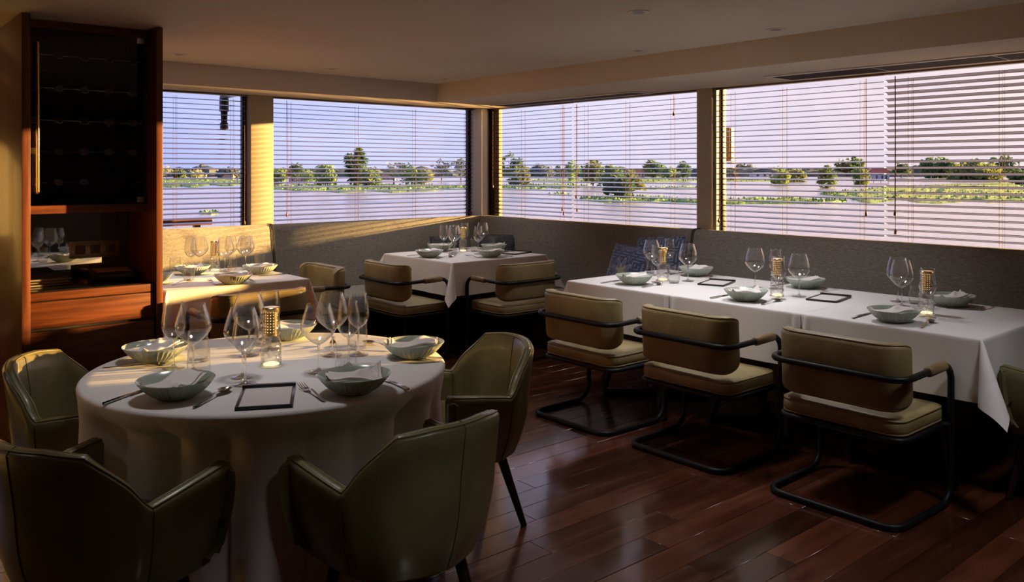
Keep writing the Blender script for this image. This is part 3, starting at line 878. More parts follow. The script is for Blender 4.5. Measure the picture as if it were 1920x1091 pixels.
rt = xtable('round table with a pedestal under the floor length cloth', RC[0], RC[1], 0.001, 0.001, legs='p')
for ch in list(rt.children):
    if ch.name.startswith('table_top'): bpy.data.objects.remove(ch)
MB().lathe([(0, ZT - 0.036), (0.60, ZT - 0.036), (0.625, ZT - 0.030), (0.628, ZT - 0.012), (0.62, ZT - 0.006), (0, ZT - 0.006)], 64).build('table_top', 'dark_wood_leg', rt)

# tub chairs round the table: (angle of the chair as seen from the table centre, distance)
TUBS = []
def add_tub(cx, cy, fx, fy): TUBS.append((cx, cy, math.atan2(fy, fx)))
def round_cloth():
    rnd = random.Random(4)
    na = 288; rows = []
    comps = [(rnd.choice((7, 9, 11, 13, 16)), rnd.uniform(0, 6.28), rnd.uniform(0.5, 1.0)) for _ in range(5)]
    cells = [0.0]
    while cells[-1] < 2 * PI - 0.25: cells.append(cells[-1] + rnd.uniform(0.22, 0.46))
    cells[-1] = 2 * PI
    camp = [rnd.uniform(0.55, 1.0) for _ in cells]
    dents = []
    for cx, cy, a in TUBS:
        ang = math.atan2(cy - RC[1], cx - RC[0]); dents.append((ang, math.hypot(cx - RC[0], cy - RC[1])))
    rr = [0.0, 0.08, 0.2, 0.32, 0.44, 0.54, 0.60, 0.632]
    for r_ in rr:
        rows.append([(r_ * math.cos(2 * PI * k / na), r_ * math.sin(2 * PI * k / na), 0.0008 * mnoise.noise((r_ * 5 * math.cos(2 * PI * k / na), r_ * 5 * math.sin(2 * PI * k / na), 1))) for k in range(na)])
    for a in (30, 60, 85):
        q = 0.632 + 0.016 * math.sin(R(a)); z = -0.016 * (1 - math.cos(R(a)))
        rows.append([(q * math.cos(2 * PI * k / na), q * math.sin(2 * PI * k / na), z) for k in range(na)])
    nz = 30
    for j in range(1, nz + 1):
        d = 0.016 + (ZT - 0.045 - 0.016) * (j / nz); t = d / ZT
        row = []
        for k in range(na):
            a = 2 * PI * k / na
            i = 0
            while i < len(cells) - 2 and a >= cells[i + 1]: i += 1
            f = (a - cells[i]) / (cells[i + 1] - cells[i])
            fold = (math.sin(PI * min(1, max(0, f))) ** 0.7 * 2 - 1) * camp[i] + 0.12 * math.sin(23 * a)
            amp = 0.046 * min(1, t * 2.4) ** 1.1
            q = 0.645 + amp * fold - 0.022 * min(1, t * 2.0)
            for ang, dist in dents:
                da = (a - ang + PI) % (2 * PI) - PI
                lim = max(0.36, dist - 0.20)
                f = min(1, max(0, (d - 0.035) / 0.075)); f = f * f * (3 - 2 * f)
                side = abs(da) * dist
                g = 1 / (1 + (side / 0.375) ** 10)
                q -= max(0, q - lim + 0.02 - 0.030 * fold) * f * g
            row.append((q * math.cos(a), q * math.sin(a), -d))
        rows.append(row)
    m = MB().grid(rows, closev=True)
    o = m.build('tablecloth', 'cloth_white', angle=80, merge=True)
    o.location = (RC[0], RC[1], ZT)
    tag(o, 'floor length white cloth on the round table in front', 'tablecloth')

# ------------------------------------------------------------------ chairs
def cantilever_chair():
    t = thing('cantilever_chair', '', 'chair')
    hw = 0.308
    pts = [(-0.318, hw, 0.612), (0.150, hw, 0.622), (0.150, hw, 0.015), (-0.345, hw - 0.012, 0.015), (-0.345, -hw + 0.012, 0.015), (0.150, -hw, 0.015), (0.150, -hw, 0.622), (-0.318, -hw, 0.612)]
    MB().tube(fillet(pts, [0.075, 0.075, 0.10, 0.075, 0.075, 0.10, 0.075, 0.075], 8, closed=True), 0.0145, 12, closed=True).build('frame', 'black_steel', t, angle=60)
    for s in (1, -1):
        m = MB().tube([(-0.085, s * hw, 0.617), (-0.078, s * hw, 0.617), (0.072, s * hw, 0.621), (0.080, s * hw, 0.6215)], [0.018, 0.0225, 0.0225, 0.018], 14)
        m.build('arm_pad', 'leather_tan', t, angle=60)
    loop = [(x, y, 0.350) for x, y in rrect(0.205, hw - 0.024, 0.06, 6, -0.065, 0)]
    MB().tube(loop, 0.0135, 10, closed=True).build('seat_frame', 'black_steel', t, angle=60)
    for s in (1, -1): MB().tube([(0.120, s * (hw - 0.03), 0.350), (0.150, s * hw, 0.352)], 0.012, 8).build('seat_bracket', 'black_steel', t)
    m = MB()
    pad(m, 0.215, hw - 0.026, 0.06, [(0.02, 0.3645), (0.004, 0.367), (-0.003, 0.385), (-0.002, 0.410), (0.002, 0.424), (0.010, 0.431), (0.03, 0.437), (0.07, 0.443), (0.13, 0.447)], -0.055, 0, topc=0.448, botc=0.3645, n=6)
    s_ = m.build('seat', 'leather_olive', t, angle=60)
    MB().tube([(x, y, 0.427) for x, y in rrect(0.2135, hw - 0.0275, 0.06, 6, -0.055, 0)], 0.0042, 6, closed=True).build('piping', 'piping_olive', s_, angle=70)
    MB().tube([(x, y, 0.371) for x, y in rrect(0.2135, hw - 0.0265, 0.06, 6, -0.055, 0)], 0.0042, 6, closed=True).build('piping', 'piping_olive', s_, angle=70)
    # curved padded back
    st, ra, am, ex = 0.178, 0.085, R(78), 0.030
    L = st + ra * am + ex; T = 0.034; z0, z1 = 0.462, 0.752; rt, rb = 0.055, 0.095
    def centre(a):
        s = 1 if a >= 0 else -1; q = abs(a)
        if q <= st: return Vector((-0.270, a, 0)), Vector((-1, 0, 0))
        if q <= st + ra * am:
            g = (q - st) / ra
            return Vector((-0.270 + ra * (1 - math.cos(g)), s * (st + ra * math.sin(g)), 0)), Vector((-math.cos(g), s * math.sin(g), 0))
        g = am; e = q - st - ra * am
        return Vector((-0.270 + ra * (1 - math.cos(g)) + e * math.sin(g), s * (st + ra * math.sin(g) + e * math.cos(g)), 0)), Vector((-math.cos(g), s * math.sin(g), 0))
    def lim(a):
        d = L - abs(a)
        top = z1 - (rt - math.sqrt(max(0, rt * rt - (rt - d) ** 2)) if d < rt else 0)
        bot = z0 + (rb - math.sqrt(max(0, rb * rb - (rb - d) ** 2)) if d < rb else 0)
        return bot, top
    aa = [-L + L * 2 * 0.5 * (1 - math.cos(PI * i / 52)) for i in range(53)]
    aa = [a * 0.995 for a in aa]
    rows = []; tops = ([], []); lows = ([], [])
    for a in aa:
        c, n = centre(a); b, tp = lim(a)
        d = L - abs(a); th = T * min(1, math.sqrt(max(0.02, 1 - (1 - min(1, d / 0.03)) ** 2)))
        hz = max(0.012, (tp - b) / 2); zc = (tp + b) / 2
        row = []
        for (u, w) in rrect(th, hz, min(th, hz) * 0.75, 4):
            bulge = 0.010 * (1 - (w / hz) ** 2) * (1 if u > 0 else 0.6) * min(1, d / 0.08)
            uu = u + (bulge if u > 0.6 * th else (-bulge if u < -0.6 * th else 0))
            z = zc + w
            p = c + n * uu + Vector((-0.05 * (z - 0.61), 0, 0))
            row.append((p.x, p.y, z))
        rows.append(row)
        for k, sg in ((0, 1), (1, -1)):
            p = c + n * (sg * th * 0.80) + Vector((-0.05 * (tp - 0.61), 0, 0))
            tops[k].append((p.x, p.y, tp - 0.006))
    m = MB().grid(rows, closev=True)
    m.add(rows[0], [tuple(range(len(rows[0])))]); m.add(rows[-1], [tuple(range(len(rows[0]) - 1, -1, -1))])
    bk = m.build('backrest', 'leather_olive', t, angle=70, merge=True)
    for k in (0, 1):
        MB().tube(tops[k], 0.0042, 6).build('piping', 'piping_olive', bk, angle=70)
    return t
GC = 'cantilever armchairs with black tube frames'
for lab, x, y, rz in (
    ('olive leather cantilever armchair at the long table, farthest from the viewer of its three', 3.708, 3.45, 0),
    ('olive leather cantilever armchair at the middle of the long table', 3.708, 2.685, 0),
    ('olive leather cantilever armchair at the near end of the long table', 3.708, 1.845, 0),
    ('olive cantilever armchair left of the corner table, its back towards the wine cabinet', 3.755, 5.66, 0),
    ('olive cantilever armchair in front of the corner table, its back to the viewer', 4.37, 5.165, 90),
    ('sunlit cantilever armchair with a tan arm at the front of the sunny table', 2.10, 5.01, 90),
    ('cantilever armchair at the right end of the sunny table, inner back showing', 2.795, 5.78, 180)):
    place('cantilever', cantilever_chair, lab, (x, y, 0), R(rz), GC)

def crm(pts, n):
    """Catmull-Rom through pts (tuples), n samples per span"""
    P = [Vector(p) for p in pts]; out = []
    for i in range(len(P) - 1):
        p0 = P[i - 1] if i else P[0] * 2 - P[1]; p1, p2 = P[i], P[i + 1]; p3 = P[i + 2] if i + 2 < len(P) else P[-1] * 2 - P[-2]
        for k in range(n):
            u = k / n
            out.append(0.5 * ((2 * p1) + (p2 - p0) * u + (2 * p0 - 5 * p1 + 4 * p2 - p3) * u * u + (3 * p1 - p0 - 3 * p2 + p3) * u ** 3))
    out.append(P[-1]); return out
def tub_chair():
    t = thing('tub_chair', '', 'chair')
    half = [(0.205, 0.283, 0.585), (0.190, 0.285, 0.616), (0.06, 0.288, 0.600), (-0.078, 0.277, 0.578), (-0.138, 0.247, 0.66), (-0.205, 0.195, 0.743), (-0.250, 0.10, 0.756), (-0.268, 0.0, 0.757)]
    pl = half + [(x, -y, h) for x, y, h in reversed(half[:-1])]
    plan = crm([(x, y, 0) for x, y, h in pl], 6)
    hs = []
    for i in range(len(pl) - 1):
        for k in range(6):
            u = k / 6; hs.append(pl[i][2] * (1 - u) + pl[i + 1][2] * u)
    hs.append(pl[-1][2])
    n = len(plan)
    nor = []
    for i in range(n):
        a, b = plan[max(0, i - 1)], plan[min(n - 1, i + 1)]
        d = (b - a).normalized(); nor.append(Vector((-d.y, d.x, 0)))     # inward: plan runs left arm -> back -> right arm
    TH = 0.046
    def outer(i, z):
        f = min(1, max(0, (z - 0.315) / 0.26)); f = 1 - (1 - f) ** 2
        s = 0.80 + 0.20 * f
        p = Vector((0.03 + (plan[i].x - 0.03) * s, plan[i].y * s, z))
        if z > 0.57: p.x -= (z - 0.57) * 0.14 * max(0, min(1, -plan[i].x / 0.2))
        return p
    rows = []; rim_o, rim_i = [], []
    for i in range(n):
        H = hs[i]; q = nor[i]
        row = []
        for k in range(9):
            z = 0.318 + (H - 0.014 - 0.318) * k / 8; row.append(outer(i, z))
        top = outer(i, H - 0.014)
        for o_, dz in ((0.005, 0.005), (0.014, 0.012), (TH / 2, 0.0142), (TH - 0.014, 0.012), (TH - 0.005, 0.005), (TH, 0)):
            row.append(top + q * o_ + Vector((0, 0, dz)))
        for k in range(1, 7):
            z = H - 0.014 + (0.36 - H + 0.014) * k / 6; row.append(outer(i, z) + q * TH)
        rows.append([tuple(p) for p in row])
        rim_o.append(top + q * 0.009 + Vector((0, 0, 0.0095))); rim_i.append(top + q * (TH - 0.009) + Vector((0, 0, 0.0095)))
    m = MB().grid(rows)
    for r_, fl in ((rows[0], False), (rows[-1], True)):
        c = sum((Vector(p) for p in r_), Vector()) / len(r_)
        c += Vector((0.012, 0, 0))
        m.fan(r_, tuple(c), fl)
    sh = m.build('shell', 'leather_green', t, angle=65, merge=True)
    for r_ in (rim_o, rim_i): MB().tube(r_, 0.0030, 6).build('piping', 'piping_green', sh, angle=70)
    mid = n // 2
    def seam(i):
        H = hs[i]; q = nor[i]
        pts = [outer(i, 0.32 + (H - 0.016 - 0.32) * k / 8) - q * 0.0006 for k in range(9)]
        top = outer(i, H - 0.014)
        pts += [top + q * o_ + Vector((0, 0, dz + 0.0008)) for o_, dz in ((0.005, 0.005), (TH / 2, 0.0142), (TH - 0.005, 0.005))]
        pts += [outer(i, H - 0.014 + (0.47 - H + 0.014) * k / 4) + q * (TH + 0.0006) for k in range(5)]
        MB().tube(pts, 0.0017, 5).build('seam', 'seam_thread', sh)
    for i in (mid, 18, n - 1 - 18): seam(i)
    # seat
    ring = [outer(i, 0.43) + nor[i] * (TH - 0.004) for i in range(n)]
    ring = [Vector((p.x, p.y, 0)) for p in ring if p.x < 0.17]
    f0, f1 = ring[0], ring[-1]
    ring = [Vector((0.175, f0.y * 0.97, 0))] + ring + [Vector((0.175, f1.y * 0.97, 0))]
    k0 = len(ring)
    ring += [Vector((0.186, f1.y * 0.6, 0)), Vector((0.188, 0, 0)), Vector((0.186, f0.y * 0.6, 0))]
    c = sum(ring, Vector()) / len(ring)
    m = MB(); rr = []
    for s, z in ((0.86, 0.345), (0.90, 0.36), (0.97, 0.385), (0.985, 0.405), (0.99, 0.44), (0.965, 0.456), (0.90, 0.464), (0.6, 0.470)):
        rr.append([(c.x + (p.x - c.x) * s, c.y + (p.y - c.y) * s, z) for p in ring])
    m.grid(rr, closev=True); m.fan(rr[0], (c.x, c.y, 0.345), True); m.fan(rr[-1], (c.x, c.y, 0.471))
    m.build('seat', 'leather_green', t, angle=60)
    # closed underside of the shell
    ring = [outer(i, 0.318) + nor[i] * 0.002 for i in range(n)]
    m = MB(); r0 = [(p.x, p.y, 0.3185) for p in ring]; r1 = [(p.x, p.y, 0.342) for p in ring]
    r2 = [(p.x * 0.95, p.y * 0.93, 0.306) for p in ring]
    m.grid([r2, r0, r1], closev=True); m.fan(r2, (0.02, 0, 0.304), True); m.fan(r1, (0.02, 0, 0.342))
    m.build('underside', 'leather_green', t, angle=50)
    for sx, sy in ((-1, 1), (-1, -1), (1, 1), (1, -1)):
        a = (0.02 + sx * 0.125, sy * 0.125, 0.315); b = (0.02 + sx * (0.225 if sx < 0 else 0.175), sy * (0.155 if sx < 0 else 0.19), 0.001)
        m = MB().tube([a, b], [0.021, 0.0125], 12); m.build('leg', 'dark_wood_leg', t, angle=60)
    return t
TUB_AT = (
    ('olive leather tub chair right of the round table, its seat towards the viewer', (2.098, 2.775), (-0.985, 0.17)),
    ('dark olive tub chair in front of the round table, its tall back to the viewer', (1.402, 2.16), (-0.075, 0.997)),
    ('dark olive tub chair cut by the left picture edge, its back to the viewer', (0.66, 2.572), (0.902, 0.43)),
    ('tub chair beside the wine cabinet with sunlight along its top', (0.855, 3.52), (0.80, -0.60)),
    ('dark tub chair at the right picture edge, at the end of the long table', (4.30, 1.195), (0.0, 1.0)),
)
for lab, p, f in TUB_AT:
    a = math.atan2(f[1], f[0])
    place('tub', tub_chair, lab, (p[0], p[1], 0), a, 'leather tub chairs on dark wooden legs')
    if math.hypot(p[0] - RC[0], p[1] - RC[1]) < 1.2: add_tub(p[0], p[1], *f)
round_cloth()
# ------------------------------------------------------------------ tableware
TZ = ZT + 0.0012
def wine_glass(big):
    def mk():
        t = thing('wine_glass', '', 'glass')
        MB().lathe([(0, 0.0), (0.039, 0.0), (0.0405, 0.0012), (0.039, 0.0024), (0.022, 0.0040), (0.010, 0.008), (0.005, 0.014), (0, 0.014)], 28).build('foot', 'foot_glass', t, angle=60)
        sh = 0.098 if big else 0.105
        MB().lathe([(0, 0.0135), (0.0048, 0.0135), (0.0037, 0.03), (0.0034, 0.06), (0.0040, sh - 0.008), (0.0065, sh), (0, sh)], 12).build('stem', 'stem_glass', t, angle=60)
        if big: op = [(0.0, 0.0985), (0.010, 0.1005), (0.026, 0.110), (0.046, 0.128), (0.060, 0.148), (0.0645, 0.162), (0.0625, 0.176), (0.056, 0.200), (0.047, 0.228), (0.0415, 0.246)]
        else: op = [(0.0, 0.1055), (0.009, 0.1075), (0.022, 0.116), (0.035, 0.132), (0.0425, 0.152), (0.0425, 0.168), (0.0395, 0.195), (0.0355, 0.222), (0.0325, 0.243)]
        pts = crm([(r_, z, 0) for r_, z in op], 3)
        outer = [(max(0, p.x), p.y) for p in pts]
        inner = [(max(0.0, r_ - 0.0013), z + (0.0016 if r_ < 0.03 else 0.0004)) for r_, z in outer]
        prof = outer + [(outer[-1][0] - 0.0006, outer[-1][1] + 0.0008)] + list(reversed(inner))
        MB().lathe(prof, 36).build('bowl', 'bowl_glass', t, angle=80, merge=True)
        return t
    return mk
def tumbler():
    t = thing('water_tumbler', '', 'glass')
    MB().lathe([(0, 0), (0.028, 0), (0.033, 0.003), (0.0352, 0.010), (0.0345, 0.0125), (0.026, 0.0135), (0, 0.0135)], 28).build('base', 'base_glass', t, angle=60)
    o = [(0.0352, 0.0125), (0.0375, 0.03), (0.0385, 0.06), (0.0375, 0.09), (0.0365, 0.116)]
    prof = o + [(0.0358, 0.1168)] + [(r_ - 0.0016, z) for r_, z in reversed(o)]
    MB().lathe(prof, 32).build('wall', 'tumbler_glass', t, angle=80)
    return t
def bowl():
    def fl(r_, z, a):
        if 0.0 < z < 0.053 and r_ > 0.052: return r_ - 0.0045 * abs(math.sin(19 * a)) ** 0.6 * min(1, (z - 0.0) / 0.01) * min(1, (0.054 - z) / 0.01)
        return r_
    m = MB()
    m.lathe([(0.0, 0.0015), (0.050, 0.0015), (0.052, 0.0), (0.056, 0.0)], 190)
    out = [(0.056, 0.0), (0.060, 0.004), (0.078, 0.014), (0.094, 0.027), (0.106, 0.040), (0.114, 0.050), (0.119, 0.0565)]
    m.lathe(out, 190, fn=fl)
    m.lathe([(0.119, 0.0565), (0.1205, 0.0585), (0.1195, 0.0602), (0.1175, 0.0595), (0.106, 0.044), (0.090, 0.028), (0.070, 0.015), (0.045, 0.009), (0, 0.008)], 190)
    o = m.build('serving_bowl', 'celadon', angle=55, merge=True)
    return tag(o, None, 'bowl')
def bowl_in(r_):
    T = [(0, 0.008), (0.045, 0.009), (0.070, 0.015), (0.090, 0.028), (0.106, 0.044), (0.1175, 0.0595), (0.2, 0.2)]
    for (a, za), (b, zb) in zip(T, T[1:]):
        if r_ <= b: return za + (zb - za) * (r_ - a) / (b - a)
    return 0.1
def napkin(seed):
    def mk():
        rnd = random.Random(seed)
        m = MB(); nu, nv = 30, 16
        hx, hy = 0.093, 0.060
        a1, a2, a3 = (rnd.uniform(0, 6.28) for _ in range(3)); sk = rnd.uniform(-0.25, 0.25); pk = rnd.choice((-1, 1)); fold = rnd.uniform(-0.2, 0.3)
        def layer(off, cut):
            rows = []
            for i in range(nu + 1):
                row = []
                for k in range(nv + 1):
                    u = -1 + 2 * i / nu; v = -1 + 2 * k / nv
                    x = hx * u * (1 - 0.10 * cut) + sk * v * 0.03; y = hy * v * (1 - 0.16 * cut * (0.5 + 0.5 * u * pk)) + 0.010 * math.sin(2.2 * u + a1)
                    r_ = math.hypot(x, y)
                    z = 0.043 + 0.010 * pk * u + 0.004 * math.sin(3.1 * u + a2) + 0.0035 * math.sin(4 * v + 2 * u + a3)
                    z += 0.013 * math.exp(-((u - fold - 0.45 * v) / 0.26) ** 2) * (0.6 + 0.4 * v)
                    z = max(z, bowl_in(r_ + 0.003) + 0.004) + off
                    row.append((x, y, z))
                rows.append(row)
            return rows
        for base, cut, th in ((0.0, 0.0, 0.0050), (0.0056, 1.0, 0.0055)):
            A = layer(base, cut); B = layer(base + th, cut)
            m.grid(A); m.grid(B)
            ringA = [A[i][0] for i in range(nu + 1)] + [A[nu][k] for k in range(1, nv + 1)] + [A[i][nv] for i in range(nu - 1, -1, -1)] + [A[0][k] for k in range(nv - 1, 0, -1)]
            ringB = [B[i][0] for i in range(nu + 1)] + [B[nu][k] for k in range(1, nv + 1)] + [B[i][nv] for i in range(nu - 1, -1, -1)] + [B[0][k] for k in range(nv - 1, 0, -1)]
            mid = [tuple((Vector(p) + Vector(q)) / 2 + Vector((p[0] * 0.012, p[1] * 0.012, 0))) for p, q in zip(ringA, ringB)]
            m.grid([ringA, mid, ringB], closev=True)
        o = m.build('napkin', 'napkin_white', angle=60, merge=True)
        return tag(o, None, 'napkin')
    return mk
def strip(sections):
    """sections: (x, half width, z top, thickness, dish)"""
    rows = []
    for x, w, z, th, dish in sections:
        rows.append([(x, -w, z), (x, -w * 0.5, z - dish * 0.8), (x, 0, z - dish), (x, w * 0.5, z - dish * 0.8), (x, w, z),
                     (x, w * 0.5, z - dish * 0.8 - th), (x, 0, z - dish - th), (x, -w * 0.5, z - dish * 0.8 - th)])
    m = MB().grid(rows, closev=True)
    m.add(rows[0], [tuple(range(8))]); m.add(rows[-1], [tuple(range(7, -1, -1))])
    return m
def spoon():
    s = [(-0.112, 0.002, 0.0035, 0.0018, 0), (-0.110, 0.006, 0.0035, 0.002, 0), (-0.09, 0.0068, 0.004, 0.0022, 0), (-0.05, 0.0048, 0.008, 0.0024, 0), (0.0, 0.0030, 0.015, 0.0026, 0), (0.025, 0.0030, 0.0165, 0.0026, 0),
         (0.038, 0.0060, 0.0155, 0.0016, 0.001), (0.048, 0.0140, 0.0140, 0.0013, 0.005), (0.060, 0.0190, 0.0135, 0.0012, 0.009), (0.075, 0.0205, 0.0130, 0.0012, 0.0105), (0.090, 0.0185, 0.0125, 0.0012, 0.0090), (0.101, 0.0125, 0.0118, 0.0012, 0.005), (0.1075, 0.003, 0.0110, 0.0012, 0.0005)]
    o = strip(s).build('spoon', 'steel_cutlery', angle=70); return tag(o, None, 'spoon')
def fork():
    s = [(-0.112, 0.002, 0.0035, 0.0018, 0), (-0.110, 0.006, 0.0035, 0.002, 0), (-0.09, 0.0068, 0.004, 0.0022, 0), (-0.05, 0.0048, 0.009, 0.0024, 0), (0.0, 0.0030, 0.016, 0.0026, 0), (0.025, 0.0032, 0.0165, 0.0024, 0),
         (0.035, 0.0095, 0.013, 0.0018, 0.001), (0.045, 0.0125, 0.009, 0.0017, 0.001), (0.056, 0.0130, 0.0070, 0.0017, 0.0005)]
    m = strip(s)
    for i in range(4):
        y = -0.0113 + i * 0.00753
        m.tube([(0.054, y, 0.0060), (0.075, y, 0.0065), (0.095, y, 0.0105), (0.106, y, 0.0145)], [0.0019, 0.0016, 0.0013, 0.0007], 6)
    o = m.build('fork', 'steel_cutlery', angle=70); return tag(o, None, 'fork')
def knife():
    s = [(-0.115, 0.003, 0.0055, 0.005, 0), (-0.112, 0.0072, 0.006, 0.0055, 0), (-0.06, 0.0070, 0.0062, 0.0056, 0), (0.0, 0.0055, 0.006, 0.005, 0), (0.006, 0.0085, 0.0035, 0.0022, 0), (0.05, 0.0095, 0.003, 0.0016, 0), (0.095, 0.0085, 0.0028, 0.0014, 0), (0.110, 0.004, 0.0026, 0.0012, 0), (0.114, 0.0008, 0.0025, 0.001, 0)]
    o = strip(s).build('table_knife', 'steel_cutlery', angle=50); return tag(o, None, 'knife')
def lamp():
    t = thing('table_lamp', '', 'lamp')
    zs = [0.006, 0.02, 0.05, 0.08, 0.11, 0.14, 0.17, 0.195, 0.204]
    rr = lambda z: 0.0385 - 0.0085 * (z / 0.21)
    rows = []; n = 26
    nz = 22
    for j in range(nz + 1):
        z = 0.004 + 0.198 * j / nz; row = []
        for k in range(n):
            a = 2 * PI * (k + 0.5 * (j % 2)) / n
            pat = 0.0011 * (1 if (k + j) % 2 else -1) * (1 if 2 < j < nz - 1 else 0)
            q = rr(z) + pat; row.append((q * math.cos(a), q * math.sin(a), z))
        rows.append(row)
    m = MB().grid(rows, closev=True)
    m.lathe([(rr(0) - 0.003, 0.004), (rr(0.1) - 0.003, 0.1), (rr(0.2) - 0.003, 0.202)], 26)
    m.build('glass_body', 'crystal', t, angle=12)
    MB().lathe([(0, 0.0), (0.040, 0.0), (0.041, 0.002), (0.039, 0.004), (0, 0.004)], 32).build('base', 'base_glass', t)
    MB().lathe([(0, 0.0055), (0.029, 0.0055), (0.029, 0.0085), (0.020, 0.0120), (0, 0.0135)], 28).build('light_disc', 'glow_disc', t, angle=70)
    MB().lathe([(0.0300, 0.2025), (0.0312, 0.205), (0.0312, 0.2165), (0.0295, 0.2185), (0.027, 0.2190)], 32).build('cap_ring', 'gold', t)
    MB().lathe([(0.0285, 0.2185), (0.012, 0.2200), (0, 0.2200)], 28).build('cap_top', 'white_enamel', t, angle=70)
    # perforated gold sleeve
    m = MB(); n = 40; nz = 26
    for j in range(nz):
        for k in range(n):
            if j % 3 == 1 and k % 3 == 1 and j > 1: continue
            a0, a1 = 2 * PI * k / n, 2 * PI * (k + 1) / n; z0 = 0.112 + 0.0905 * j / nz; z1 = 0.112 + 0.0905 * (j + 1) / nz
            q = 0.0232
            m.add([(q * math.cos(a0), q * math.sin(a0), z0), (q * math.cos(a1), q * math.sin(a1), z0), (q * math.cos(a1), q * math.sin(a1), z1), (q * math.cos(a0), q * math.sin(a0), z1)], [(0, 1, 2, 3)])
    m.build('gold_sleeve', 'gold', t, angle=60, merge=True)
    MB().lathe([(0, 0.114), (0.0205, 0.114), (0.0205, 0.200), (0, 0.200)], 20).build('light_core', 'glow_warm', t)
    return t
def menu(w, d):
    def mk():
        t = thing('menu_holder', '', 'menu')
        m = MB(); e = 0.009
        m.box(-w, w, -d, d, 0.0, 0.004)
        m.box(-w, -w + e, -d, d, 0.004, 0.010).box(w - e, w, -d, d, 0.004, 0.010).box(-w + e, w - e, -d, -d + e, 0.004, 0.010)
        m.build('tray', 'menu_black', t, bevel=0.0012)
        MB().box(-w + e + 0.001, w - e - 0.001, -d + e + 0.001, d - 0.022, 0.0045, 0.0065).build('paper', 'paper', t)
        MB().box(-w - 0.001, w + 0.001, d - 0.021, d + 0.001, 0.0045, 0.016).build('clip_bar', 'menu_black', t, bevel=0.002)
        return t
    return mk
def polar(a, b): return math.atan2(b[1] - a[1], b[0] - a[0])

RT, ST, CT, LT = 'on the round table', 'on the sunny table', 'on the corner table', 'on the long table'
# ---- bowls and the napkins in them: (x, y, napkin turn, napkin look, bowl label)
BOWLS = [
 (1.031, 3.307, 20, 0, 'sunlit celadon bowl left of the round table, nearest the wine cabinet'),
 (0.913, 2.729, 35, 1, 'celadon fluted bowl at the front left of the round table'),
 (1.381, 2.417, -20, 2, 'celadon fluted bowl at the front right of the round table, beside the fork'),
 (1.816, 2.721, -40, 3, 'celadon bowl at the right edge of the round table'),
 (1.602, 3.371, -50, 0, 'celadon bowl behind the candle lamp on the round table'),
 (2.122, 5.26, -35, 2, 'celadon bowl at the front edge of the sunny table'),
 (2.475, 5.653, -30, 3, 'celadon bowl at the right end of the sunny table'),
 (2.10, 5.93, 10, 0, 'celadon bowl at the banquette side of the sunny table'),
 (1.735, 5.62, 80, 1, 'celadon bowl on the sunny table, half hidden behind the cabinet panel'),
 (4.04, 5.811, -45, 3, 'celadon bowl at the left side of the corner table, nearer the viewer'),
 (4.446, 5.489, -35, 1, 'celadon bowl at the front right side of the corner table'),
 (4.440, 6.215, -45, 2, 'celadon bowl at the rear left of the corner table, behind a tall glass'),
 (4.800, 5.880, -40, 0, 'celadon bowl at the rear right of the corner table, behind the front one'),
 (4.076, 3.563, -30, 2, 'celadon bowl at the far front end of the long table, below the blue cushions'),
 (4.735, 3.576, -20, 3, 'celadon bowl at the banquette side of the long table, farthest from the viewer'),
 (4.035, 2.705, -35, 2, 'celadon bowl at the middle front of the long table, between spoon and knife'),
 (4.755, 2.758, -38, 1, 'celadon bowl at the middle of the banquette side of the long table'),
 (4.010, 1.861, -48, 3, 'celadon bowl at the near front of the long table, napkin peaked in it'),
 (4.712, 1.876, -35, 0, 'celadon bowl at the near end of the banquette side of the long table'),
]
def nap_label(lab):
    w = ('folded white napkin in the ' + lab).split()
    return ' '.join(w) if len(w) <= 15 else ' '.join(('napkin in ' + lab.replace('celadon ', '').replace('fluted ', '')).split())
for i, (x, y, tn, lk, lab) in enumerate(BOWLS):
    place('bowl', bowl, lab, (x, y, TZ), i * 0.4, 'fluted celadon bowls')
    place('napkin%d' % lk, napkin(20 + lk), nap_label(lab), (x, y, TZ), R(tn + (180 if i % 3 == 1 else 0)), 'folded napkins in the bowls')
